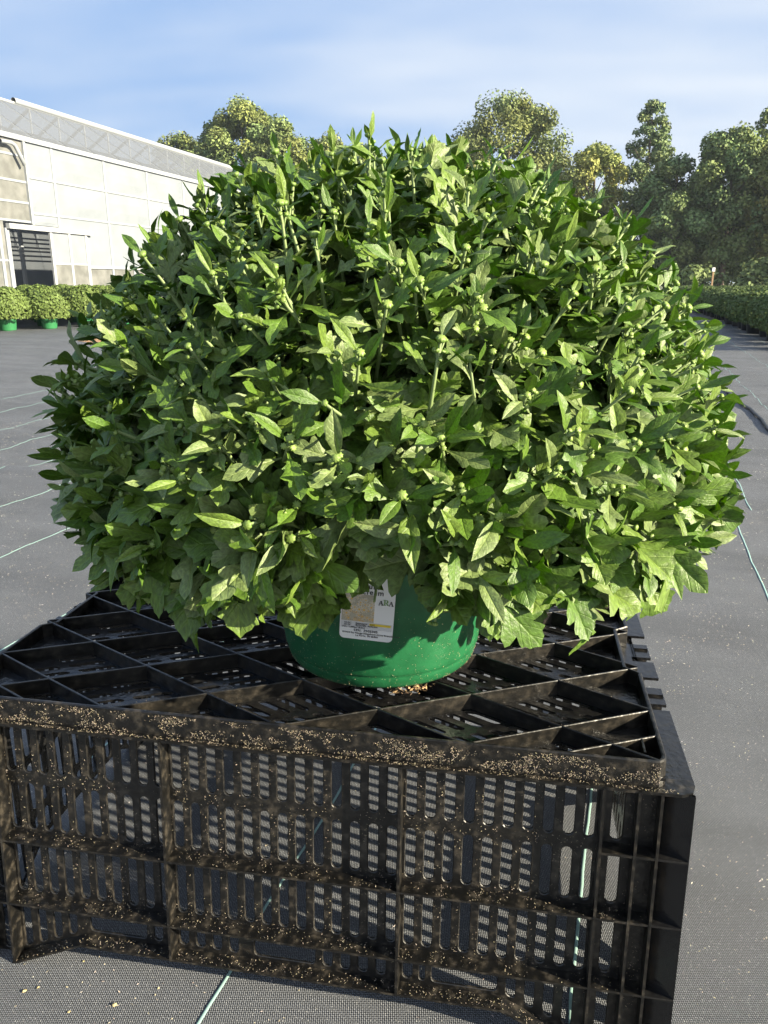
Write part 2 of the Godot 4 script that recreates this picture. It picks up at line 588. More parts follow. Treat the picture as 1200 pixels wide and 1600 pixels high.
	for s in spans:
		var zf: float = s[0]
		var zr: float = s[1]
		var zb: float = s[2]
		var x := -8.8
		var i := 0
		while x < q1 - 1.0:
			var x2 := minf(x + 1.9, q1)
			part("rafter", bar_mesh(Vector3(x, 6.1, zf), Vector3(x, 8.05, zr), 0.022, 0.04), M.galv, g)
			part("rafter", bar_mesh(Vector3(x, 8.02, zr), Vector3(x, 6.1, zb), 0.07, 0.12), M.steel_dark, g)
			part("king_post", bar_mesh(Vector3(x, 6.3, zr), Vector3(x, 8.0, zr), 0.06, 0.06, Vector3.RIGHT), M.galv, g)
			# bowed lower chord
			var st := st_new()
			for k in 8:
				var u0 := k / 8.0
				var u1 := (k + 1) / 8.0
				bar(st, Vector3(x, 6.1 + 0.75 * sin(PI * u0), lerpf(zf, zb, u0)), Vector3(x, 6.1 + 0.75 * sin(PI * u1), lerpf(zf, zb, u1)), 0.05, 0.09)
			part("bow_chord", done(st), M.steel_dark, g)
			for side in [[zf, zr], [zb, zr]]:
				var sp := st_new()
				var d := 1.0 if side[0] > side[1] else -1.0
				slab(sp, Vector3(x + 0.04, 6.12, side[0]), Vector3(x2 - x - 0.08, 0, 0), Vector3(0, 1.95, side[1] - side[0]), Vector3(0, 0.008, 0.012 * d))
				part("roof_pane", done(sp), M.roof_glass, g)
			x += 1.9
			i += 1
		part("ridge", box_mesh(Vector3(q0, 8.02, zr - 0.05), Vector3(q1, 8.12, zr + 0.05)), M.galv, g)
		part("valley_gutter", box_mesh(Vector3(q0, 5.98, zb - 0.12), Vector3(q1, 6.1, zb + 0.12)), M.galv, g)
	var rc := st_new()
	tube(rc, [Vector3(3.55, 8.16, -3.0), Vector3(20, 8.16, -3.0), Vector3(q1, 8.16, -3.0)], [0.13, 0.13, 0.13], 10)
	part("ridge_cap", done(rc), M.cap, g)
	# bent white vent arm on the upper left
	var va := st_new()
	tube(va, [Vector3(-1.5, 5.72, 0.25), Vector3(-0.95, 5.74, 0.25), Vector3(-0.78, 5.68, 0.25), Vector3(-0.66, 5.52, 0.25), Vector3(-0.36, 5.06, 0.25)], [0.07, 0.07, 0.07, 0.075, 0.075], 10)
	part("vent_arm", done(va), M.cap, g)

# ------------------------------------------------------------------ leaf clump geometry for trees, shrubs and far mums
func leaf_quad(st: SurfaceTool, p: Vector3, n: Vector3, size: float, r: RandomNumberGenerator):
	var x := n.cross(Vector3(r.randf_range(-1, 1), r.randf_range(-1, 1), r.randf_range(-1, 1))).normalized()
	var y := n.cross(x).normalized()
	var w := size * r.randf_range(0.3, 0.45)
	var l := size * r.randf_range(0.45, 0.65)
	quad(st, p - y * l, p + x * w + n * size * 0.08, p + y * l, p - x * w - n * size * 0.05)

func make_tree(called: String, label: String, at: Vector3, h: float, rad: float, low: float, style: int, tone: Color, seed_: int, group := "trees beyond the growing field", dens := 1.0):
	var r := RandomNumberGenerator.new()
	r.seed = seed_
	var t := thing(called, label, "tree", at, group)
	# trunk and limbs
	var st := st_new()
	var lean := Vector3(r.randf_range(-0.5, 0.5), 0, r.randf_range(-0.5, 0.5))
	tube(st, [Vector3.ZERO, Vector3(0, h * 0.3, 0) + lean * 0.5, Vector3(0, h * 0.62, 0) + lean, Vector3(0, h * 0.9, 0) + lean], [h * 0.02, h * 0.016, h * 0.009, h * 0.003], 7)
	for k in 9:
		var a := TAU * k / 9.0 + r.randf_range(-0.3, 0.3)
		var y0 := h * r.randf_range(0.22, 0.6)
		var b := Vector3(cos(a), 0, sin(a)) * rad * r.randf_range(0.5, 0.85) + Vector3.UP * (y0 + h * r.randf_range(0.08, 0.2))
		var m := lean * (y0 / h) + Vector3.UP * y0
		tube(st, [m, m.lerp(b, 0.5) + Vector3.UP * 0.2, b], [h * 0.007, h * 0.005, h * 0.002], 5)
	part("trunk", done(st), M.bark, t)
	# crown
	var cs := st_new()
	var clumps := int((95 if style != 1 else 110) * dens)
	for k in clumps:
		var u := (k + r.randf()) / clumps
		var a := r.randf() * TAU
		var c: Vector3
		var cr: float
		if style == 1:        # spired: narrow towards the top
			var yy := lerpf(low, h * 0.97, u)
			var ww := rad * pow(1.0 - u, 0.48) * (0.95 if u > 0.15 else 0.8)
			var rr := ww * sqrt(r.randf_range(0.05, 1.0))
			c = lean * u + Vector3(cos(a) * rr, yy, sin(a) * rr)
			cr = lerpf(rad * 0.26, rad * 0.11, u) * r.randf_range(0.7, 1.3)
		else:                  # round
			var yy := lerpf(-1.0, 1.0, u)
			var rr := sqrt(maxf(0.0, 1.0 - yy * yy)) * sqrt(r.randf_range(0.2, 1.0)) * r.randf_range(0.85, 1.1)
			c = lean + Vector3(cos(a) * rr * rad * 0.88, lerpf(low, h, 0.5) + yy * (h - low) * 0.46, sin(a) * rr * rad * 0.88)
			cr = rad * r.randf_range(0.12, 0.24)
		var shade := r.randf_range(0.75, 1.3)
		var hue := r.randf_range(-0.12, 0.10)
		var cnt := int(clampf(cr * cr * 580.0, 100, 480))
		for i in cnt:
			var d := Vector3(r.randfn(), r.randfn() * 0.7, r.randfn())
			d = d.limit_length(1.7)
			var p := c + d * cr * 0.62
			var n := (d.normalized() * 0.6 + Vector3.UP * 0.35 + Vector3(r.randfn(), r.randfn(), r.randfn()) * 0.45).normalized()
			var v := shade * r.randf_range(0.7, 1.3)
			cs.set_color(Color(tone.r * v * (1.0 + hue), tone.g * v, tone.b * v * (1.0 - hue)))
			leaf_quad(cs, p, n, r.randf_range(0.14, 0.30), r)
	part("crown", done(cs), M.foliage, t)

func make_trees():
	var dark := Color(0.145, 0.195, 0.070)
	var mid := Color(0.170, 0.212, 0.072)
	var yel := Color(0.215, 0.230, 0.066)
	var blu := Color(0.155, 0.205, 0.088)
	# beyond the greenhouse roof
	make_tree("tree", "broad leafy tree nearest the greenhouse roof in the row behind it", Vector3(-17.0, 0, -73), 13.0, 4.4, 2.0, 0, mid, 101)
	make_tree("tree", "leafy tree between the broad tree and the tallest tree behind the greenhouse", Vector3(-14.9, 0, -76), 14.8, 3.6, 2.0, 1, dark, 121)
	make_tree("tree", "tallest round topped tree of the row rising behind the greenhouse roof", Vector3(-12.7, 0, -73), 15.8, 4.6, 2.0, 0, mid, 102)
	make_tree("tree", "slender spired tree right of the tallest one behind the greenhouse", Vector3(-10.4, 0, -74), 15.3, 3.4, 2.0, 1, mid, 103)
	make_tree("tree", "feathery round topped tree beside the slender one behind the greenhouse", Vector3(-8.5, 0, -72), 14.3, 3.6, 2.0, 0, mid, 122)
	make_tree("tree", "lower olive tree between the spired trees and the chrysanthemum dome", Vector3(-5.6, 0, -75), 13.4, 4.0, 2.0, 0, mid, 104)
	make_tree("tree", "short olive bush like tree filling the gap below the spired trees", Vector3(-9.4, 0, -66), 9.0, 4.4, 1.0, 0, mid, 123)
	make_tree("tree", "small olive tree mostly hidden behind the chrysanthemum dome", Vector3(-2.0, 0, -76), 12.6, 4.0, 2.0, 0, mid, 105)
	make_tree("tree", "low green tree wholly behind the top of the chrysanthemum dome", Vector3(2.6, 0, -76), 11.6, 4.0, 2.0, 0, mid, 106)
	# middle and right
	make_tree("tree", "large round crowned tree showing above the dome's right shoulder", Vector3(10.6, 0, -71), 15.6, 6.0, 3.0, 0, Color(0.165, 0.195, 0.070), 107, "trees beyond the growing field", 1.25)
	make_tree("tree", "small yellowish tree beside the large round crowned tree", Vector3(16.6, 0, -65), 11.0, 3.4, 1.5, 0, yel, 108)
	make_tree("tree", "thin feathery tree behind the small yellowish tree", Vector3(19.4, 0, -78), 13.3, 2.8, 3.0, 0, blu, 109, "trees beyond the growing field", 0.7)
	make_tree("tree", "tall upright airy tree standing clear above the dark thicket", Vector3(22.8, 0, -71), 15.6, 3.4, 3.0, 1, blu, 110, "trees beyond the growing field", 0.9)
	make_tree("tree", "dark dense tree at the left end of the thicket", Vector3(22.0, 0, -62), 9.6, 3.4, 1.6, 0, dark, 111)
	make_tree("tree", "dense olive tree in the middle of the thicket", Vector3(25.6, 0, -61), 11.4, 3.8, 2.2, 0, dark, 112, "trees beyond the growing field", 1.2)
	make_tree("tree", "golden green tree at the front of the thicket behind the pale shrubs", Vector3(28.6, 0, -58), 10.6, 3.6, 2.4, 0, Color(0.19, 0.20, 0.06), 113, "trees beyond the growing field", 1.2)
	make_tree("tree", "narrow dark topped tree rising above the golden green tree", Vector3(31.2, 0, -69), 14.6, 3.2, 2.0, 1, dark, 114)
	make_tree("tree", "tall green tree at the far right end of the thicket", Vector3(34.0, 0, -62), 13.0, 4.2, 2.0, 0, mid, 115)
	make_tree("tree", "dark tree deep in the thicket behind the dense olive tree", Vector3(28.0, 0, -68), 11.8, 4.4, 0.8, 0, dark, 116)
	make_tree("tree", "dark low tree closing the gap under the airy tree", Vector3(24.4, 0, -67), 7.0, 4.2, 0.5, 0, dark, 117)
	make_tree("tree", "dark tree behind the thicket's right half", Vector3(34.0, 0, -72), 11.0, 4.6, 0.6, 0, dark, 118)
	# pale shrubs at the foot of the thicket
	var pale := Color(0.13, 0.17, 0.06)
	for s in [[22.9, -50.0, 2.3, 1.5, "pale green mid height shrub between the low shrub and the taller shrubs"], [24.6, -49.5, 3.0, 1.8, "second tallest pale green shrub at the foot of the dark thicket"], [26.6, -50.0, 3.6, 2.0, "tallest pale green shrub at the foot of the dark thicket"], [20.6, -52.0, 1.8, 1.5, "lowest pale green shrub by the brown stake"]]:
		var r := RandomNumberGenerator.new()
		r.seed = int(s[0] * 10)
		var o := thing("shrub", s[4], "shrub", Vector3(s[0], 0, s[1]), "pale shrubs before the thicket")
		var cs := st_new()
		for k in 12:
			var c := Vector3(r.randf_range(-1, 1) * s[3] * 0.7, r.randf_range(0.15, 0.8) * s[2], r.randf_range(-1, 1) * s[3] * 0.6)
			var v := r.randf_range(0.7, 1.2)
			for i in 130:
				var d := Vector3(r.randfn(), r.randfn(), r.randfn()).normalized()
				var f := v * r.randf_range(0.8, 1.2)
				cs.set_color(Color(pale.r * f, pale.g * f, pale.b * f))
				var p: Vector3 = c + d * 0.75 * pow(r.randf_range(0.1, 1), 0.4)
				p.y = maxf(p.y, 0.05)
				leaf_quad(cs, p, (d + Vector3.UP * 0.4).normalized(), r.randf_range(0.18, 0.32), r)
		part("crown", done(cs), M.foliage, o)
		var ts := st_new()
		tube(ts, [Vector3.ZERO, Vector3(0.1, s[2] * 0.3, 0), Vector3(0.2, s[2] * 0.6, 0.1)], [0.08, 0.06, 0.02], 6)
		part("trunk", done(ts), M.bark, o)

# ------------------------------------------------------------------ potted mums in the background
func far_mum_mesh(seed_: int, tone: Color, cnt: int) -> ArrayMesh:
	var r := RandomNumberGenerator.new()
	r.seed = seed_
	var st := st_new()
	for i in cnt:
		var y := 1.0 - 1.36 * (i + 0.5) / cnt
		var a := i * 2.39996 + r.randf_range(-0.3, 0.3)
		var rr := sqrt(maxf(0, 1.0 - y * y))
		var d := Vector3(cos(a) * rr, y, sin(a) * rr)
		var lump := 1.0 + 0.06 * noise.get_noise_3d(d.x * 5 + seed_, d.y * 5, d.z * 5) + r.randf_range(-0.06, 0.02)
		var p := Vector3(d.x * 0.41, 0.40 + d.y * (0.36 if y > 0 else 0.5), d.z * 0.41) * Vector3(lump, 1.0 + (lump - 1.0) * 0.6, lump)
		var v := r.randf_range(0.7, 1.3)
		st.set_color(Color(tone.r * v, tone.g * v, tone.b * v))
		var n := (d + Vector3(r.randfn(), r.randfn(), r.randfn()) * 0.5).normalized()
		leaf_quad(st, p, n, r.randf_range(0.035, 0.065), r)
	# green twigs inside carry the crown
	st.set_color(Color(0.13, 0.16, 0.07))
	for k in 26:
		var a := k * 2.4
		var e := 0.3 + 0.9 * (k % 5) / 5.0
		bar(st, Vector3(cos(a) * 0.05, 0.15, sin(a) * 0.05), Vector3(cos(a) * cos(e) * 0.36, 0.28 + sin(e) * 0.4, sin(a) * cos(e) * 0.36), 0.006, 0.006)
	return done(st)

func make_background_mums():
	var ps := st_new()
	ps.set_smooth_group(1)
	lathe(ps, [Vector2(0.0, 0.0), Vector2(0.135, 0.0), Vector2(0.142, 0.02), Vector2(0.160, 0.19), Vector2(0.166, 0.2), Vector2(0.150, 0.2), Vector2(0.0, 0.17)], 18)
	var pot_mesh := done(ps)
	var left := []
	var right := []
	for k in 3:
		left.append(far_mum_mesh(301 + k, Color(0.112, 0.160, 0.045), 3000))
		right.append(far_mum_mesh(311 + k, Color(0.095, 0.135, 0.045), 2600))
	# block in front of the greenhouse
	var rd := Vector3(0.60, 0, -0.80)
	var cd := Vector3(-0.80, 0, -0.60)
	for j in 8:
		for i in range(-3, 8):
			var at := Vector3(-6.72, 0, -15.9) + rd * (i * 0.86) + cd * (j * 0.86) + rd * (0.43 if j % 2 else 0.0)
			at += Vector3(rng.randf_range(-0.05, 0.05), 0, rng.randf_range(-0.05, 0.05))
			at.y = 0.0 if at.z > -24.0 else -0.03
			if at.x / -at.z > -0.30 or at.x / -at.z < -0.62: continue
			var o := thing("potted_mum", "light green mum dome in a green pot in the front row before the greenhouse" if j == 0 else "light green mum dome behind the front row of pots before the greenhouse", "potted plant", at, "potted mums in front of the greenhouse")
			o.rotation.y = rng.randf() * TAU
			var s := rng.randf_range(0.94, 1.06)
			o.scale = Vector3(s, s * rng.randf_range(0.95, 1.05), s)
			part("pot", pot_mesh, M.pot_far, o)
			part("foliage", left[(i + j + 9) % 3], M.foliage, o)
	# rows beside the path on the right
	var pd := Vector3(0.286, 0, -0.958)
	var sd := Vector3(0.958, 0, 0.286)
	for j in 12:
		for i in 40:
			var at := Vector3(5.75, 0, -10.9) + pd * (i * 0.88) + sd * (j * 0.88)
			at += Vector3(rng.randf_range(-0.06, 0.06), 0, rng.randf_range(-0.06, 0.06))
			at.y = 0.0 if absf(at.x) < 12.0 and at.z > -24.0 else -0.03
			if at.x / -at.z > 0.60: continue
			if right_count >= 230: continue
			right_count += 1
			var o := thing("field_mum", "dark green mum dome in the row edging the grey path" if j == 0 else "dark green mum dome in the rows behind the one edging the path", "potted plant", at, "mum rows beside the path")
			o.rotation.y = rng.randf() * TAU
			var s := rng.randf_range(0.95, 1.08)
			o.scale = Vector3(s, s * 0.93, s)
			part("pot", pot_mesh, M.hose, o)
			part("foliage", right[(i * 2 + j) % 3], M.foliage, o)
	
var right_count := 0

# ------------------------------------------------------------------ crate
# rounded slot cut through one bilinear cell: corners counter-clockwise from the front, n the front normal
func slot_cell(st: SurfaceTool, p00: Vector3, p10: Vector3, p11: Vector3, p01: Vector3, n: Vector3, th: float, hw: float, mb: float, mt: float, rad: float, bev := 0.0):
	var w := ((p10 - p00).length() + (p11 - p01).length()) * 0.5
	var hl := (p01 - p00).length()
	var hr := (p11 - p10).length()
	var h := (hl + hr) * 0.5
	hw = minf(hw, w * 0.46)
	var y0 := mb
	var y1 := h - mt
	rad = minf(rad, minf(hw, (y1 - y0) * 0.5))
	var f := func(x: float, y: float) -> Vector3:
		var u := x / w + 0.5
		var v := y / h
		return p00.lerp(p10, u).lerp(p01.lerp(p11, u), v)
	var ring := []
	var outer := []
	var wide := []
	for c in 4:
		var sx := 1.0 if c == 0 or c == 3 else -1.0
		var sy := 1.0 if c < 2 else -1.0
		var cx := sx * (hw - rad)
		var cy := (y1 - rad) if sy > 0 else (y0 + rad)
		for k in 4:
			var a := (c + k / 3.0) * PI * 0.5
			ring.append(f.call(cx + cos(a) * rad, cy + sin(a) * rad))
			wide.append(f.call(cx + cos(a) * (rad + bev), cy + sin(a) * (rad + bev)))
			var ox := sx * w * 0.5
			var oy := h if sy > 0 else 0.0
			if (k == 0 and c % 2 == 0) or (k == 3 and c % 2 == 1): outer.append(f.call(ox, cy))
			elif (k == 3 and c % 2 == 0) or (k == 0 and c % 2 == 1): outer.append(f.call(cx, oy))
			else: outer.append(f.call(ox, oy))
	var N := ring.size()
	for i in N:
		var j := (i + 1) % N
		if bev > 0.0:
			quad(st, outer[i], outer[j], wide[j], wide[i])
			quad(st, wide[i], wide[j], ring[j] - n * bev, ring[i] - n * bev)
			quad(st, ring[i] - n * bev, ring[j] - n * bev, ring[j] - n * th, ring[i] - n * th)
		else:
			quad(st, outer[i], outer[j], ring[j], ring[i])
			quad(st, ring[i], ring[j], ring[j] - n * th, ring[i] - n * th)
		quad(st, outer[j] - n * th, outer[i] - n * th, ring[i] - n * th, ring[j] - n * th)

func plate(st: SurfaceTool, p00: Vector3, p10: Vector3, p11: Vector3, p01: Vector3, n: Vector3, th: float):
	quad(st, p00, p10, p11, p01)
	quad(st, p10 - n * th, p00 - n * th, p01 - n * th, p11 - n * th)

func arch(x: float, half_foot: float, half_top: float) -> float:
	var a := absf(x)
	return clampf((half_foot - a) / (half_foot - half_top), 0.0, 1.0) * 0.05

var front_slots := []      # x0, x1, y0, y1 of the openings in the front wall, to keep debris off them

func crate_wall(crate: Node3D, xf: Transform3D, zb: float, draft: float, ribs: Array, ends: Array, pitch: float, foot: float, top: float, log_slots: bool):
	var W := func(x: float, y: float, o: float) -> Vector3: return Vector3(x, y, zb + draft * (0.4 - y) / 0.4 + o)
	var n := Vector3(0, 0, 1)
	var deep := -0.020
	var th := 0.003
	var st := st_new()
	var levels := [0.102, 0.198, 0.2805, 0.366]
	for i in ribs.size() - 1:
		var a: float = ribs[i]
		var b: float = ribs[i + 1]
		var bw := b - a
		if bw < 0.03:
			for k in 4:
				var yl: float = arch(a, foot, top) if k == 0 else levels[k - 1]
				var yr: float = arch(b, foot, top) if k == 0 else levels[k - 1]
				plate(st, W.call(a, yl, deep), W.call(b, yr, deep), W.call(b, levels[k], deep), W.call(a, levels[k], deep), n, th)
			continue
		var cnt := maxi(1, int(round((bw - 0.008) / pitch)))
		for c in cnt:
			var x0 := a + bw * c / cnt
			var x1 := a + bw * (c + 1) / cnt
			var xm := (x0 + x1) * 0.5
			var rows := [[levels[2], levels[3], 0.008, 0.003], [levels[1], levels[2], 0.007, 0.008], [levels[0], levels[1], 0.007, 0.008]]
			for rw in rows:
				slot_cell(st, W.call(x0, rw[0], deep), W.call(x1, rw[0], deep), W.call(x1, rw[1], deep), W.call(x0, rw[1], deep), n, th, minf((x1 - x0) * 0.27, 0.0068), rw[2], rw[3], 0.02, 0.0008)
				if log_slots: front_slots.append([xm - (x1 - x0) * 0.31, xm + (x1 - x0) * 0.31, rw[0] + rw[2] - 0.001, rw[1] - rw[3]])
		# lowest row: slots with one wide opening in each long bay
		var x := a
		var wide0 := 9.0
		var wide1 := 9.0
		if bw > 0.2:
			var mid := (a + b) * 0.5 + (0.03 if a > 0.1 else (-0.03 if b < -0.1 else 0.0))
			if absf(mid) > 0.1: mid = signf(mid) * 0.233
			wide0 = mid - 0.046
			wide1 = mid + 0.046
		while x < b - 0.004:
			var x1 := minf(x + bw / cnt, b)
			var big := false
			if x < wide0 and x1 > wide0 - 0.006: x1 = wide0
			if absf(x - wide0) < 0.0001:
				x1 = wide1
				big = true
			elif b - x1 < 0.008: x1 = b
			var yl := arch(x, foot, top)
			var yr := arch(x1, foot, top)
			if x1 - x < 0.012:
				plate(st, W.call(x, yl, deep), W.call(x1, yr, deep), W.call(x1, levels[0], deep), W.call(x, levels[0], deep), n, th)
			else:
				slot_cell(st, W.call(x, yl, deep), W.call(x1, yr, deep), W.call(x1, levels[0], deep), W.call(x, levels[0], deep), n, th, 0.041 if big else minf((x1 - x) * 0.27, 0.0068), 0.009, 0.008, 0.006, 0.0008)
				if log_slots: front_slots.append([x + 0.003, x1 - 0.003, 0.0, levels[0]])
			x = x1
	part("slotted_wall", done(st), M.plastic if log_slots else M.plastic_clean, crate, xf)
	# upright ribs
	var t := 0.0016
	for rx in ribs:
		var s2 := st_new()
		var y0 := arch(rx, foot, top)
		quad(s2, W.call(rx - t, y0, 0), W.call(rx + t, y0, 0), W.call(rx + t, 0.366, 0), W.call(rx - t, 0.366, 0))
		quad(s2, W.call(rx + t, y0, 0), W.call(rx + t, y0, deep), W.call(rx + t, 0.366, deep), W.call(rx + t, 0.366, 0))
		quad(s2, W.call(rx - t, y0, deep), W.call(rx - t, y0, 0), W.call(rx - t, 0.366, 0), W.call(rx - t, 0.366, deep))
		quad(s2, W.call(rx - t, y0, deep), W.call(rx + t, y0, deep), W.call(rx + t, y0, 0), W.call(rx - t, y0, 0))
		part("upright_rib", done(s2), M.plastic, crate, xf)
	# shelves between the uprights
	var shelf := func(x0: float, x1: float, ya: float, yb: float):
		var s2 := st_new()
		var h2 := 0.0015
		var e := 0.0004
		quad(s2, W.call(x0, ya + h2, -e), W.call(x1, yb + h2, -e), W.call(x1, yb + h2, deep), W.call(x0, ya + h2, deep))
		quad(s2, W.call(x0, ya - h2, deep), W.call(x1, yb - h2, deep), W.call(x1, yb - h2, -e), W.call(x0, ya - h2, -e))
		quad(s2, W.call(x0, ya - h2, -e), W.call(x1, yb - h2, -e), W.call(x1, yb + h2, -e), W.call(x0, ya + h2, -e))
		part("shelf_rib", done(s2), M.plastic, crate, xf)
	for i in ribs.size() - 1:
		var a: float = ribs[i] + t
		var b: float = ribs[i + 1] - t
		for y in [0.102, 0.198]: shelf.call(a, b, y, y)
		if b - a < 0.05: shelf.call(a, b, 0.284, 0.284)
		# bottom rim follows the arch, split where it bends
		var cuts := [a]
		for k in [-foot, -top, top, foot]:
			if k > a + 0.001 and k < b - 0.001: cuts.append(k)
		cuts.append(b)
		for k in cuts.size() - 1:
			shelf.call(cuts[k], cuts[k + 1], arch(cuts[k], foot, top) + 0.0015, arch(cuts[k + 1], foot, top) + 0.0015)
	# slanted corner faces with small web plates
	for sgn in [-1.0, 1.0]:
		var r0: float = ends[0] * sgn
		var r1: float = ends[1] * sgn
		var s2 := st_new()
		var A := func(y: float) -> Vector3: return W.call(r0 + sgn * t, y, deep)
		var B := func(y: float) -> Vector3: return W.call(r1, y, -0.0008)
		if sgn > 0: quad(s2, A.call(0.0), B.call(0.0), B.call(0.366), A.call(0.366))
		else: quad(s2, B.call(0.0), A.call(0.0), A.call(0.366), B.call(0.366))
		var in_ := Vector3(-sgn * 0.7, 0, -0.7) * 0.003
		if sgn > 0: quad(s2, B.call(0.0) + in_, A.call(0.0) + in_, A.call(0.366) + in_, B.call(0.366) + in_)
		else: quad(s2, A.call(0.0) + in_, B.call(0.0) + in_, B.call(0.366) + in_, A.call(0.366) + in_)
		for y in [0.002, 0.102, 0.198, 0.284]:
			for up in [0.0015, -0.0015]:
				var pa: Vector3 = A.call(y + up)
				var pb: Vector3 = B.call(y + up)
				var pc: Vector3 = W.call(r0 + sgn * t, y + up, -0.0006)
				if (up > 0) == (sgn > 0): tri(s2, pa, pc, pb)
				else: tri(s2, pa, pb, pc)
			var pb2: Vector3 = B.call(y)
			var pc2: Vector3 = W.call(r0 + sgn * t, y, -0.0006)
			var hh := Vector3(0, 0.0015, 0)
			if sgn > 0: quad(s2, pc2 - hh, pb2 - hh, pb2 + hh, pc2 + hh)
			else: quad(s2, pb2 - hh, pc2 - hh, pc2 + hh, pb2 + hh)
		part("corner_post", done(s2), M.plastic_clean, crate, xf)

func round_rect(hx: float, hz: float, r: float, y: float, jog := 0.0) -> Array:
	var out := []
	for c in 4:
		var sx := 1.0 if c == 0 or c == 3 else -1.0
		var sz := 1.0 if c < 2 else -1.0
		for k in 5:
			var a := (c + k / 4.0) * PI * 0.5
			out.append(Vector3(sx * (hx - r) + cos(a) * r, y, sz * (hz - r) + sin(a) * r))
		if c == 1:
			for z in [0.075, 0.06, -0.06, -0.075]: out.append(Vector3(-hx + (jog if absf(z) < 0.07 else 0.0), y, z))
		if c == 3:
			for z in [-0.075, -0.06, 0.06, 0.075]: out.append(Vector3(hx - (jog if absf(z) < 0.07 else 0.0), y, z))
	return out

func sweep(st: SurfaceTool, loops: Array):
	# loops run clockwise seen from above (x to +z); consecutive loops joined
	var N: int = loops[0].size()
	for l in loops.size() - 1:
		for i in N:
			var j := (i + 1) % N
			quad(st, loops[l][j], loops[l][i], loops[l + 1][i], loops[l + 1][j])

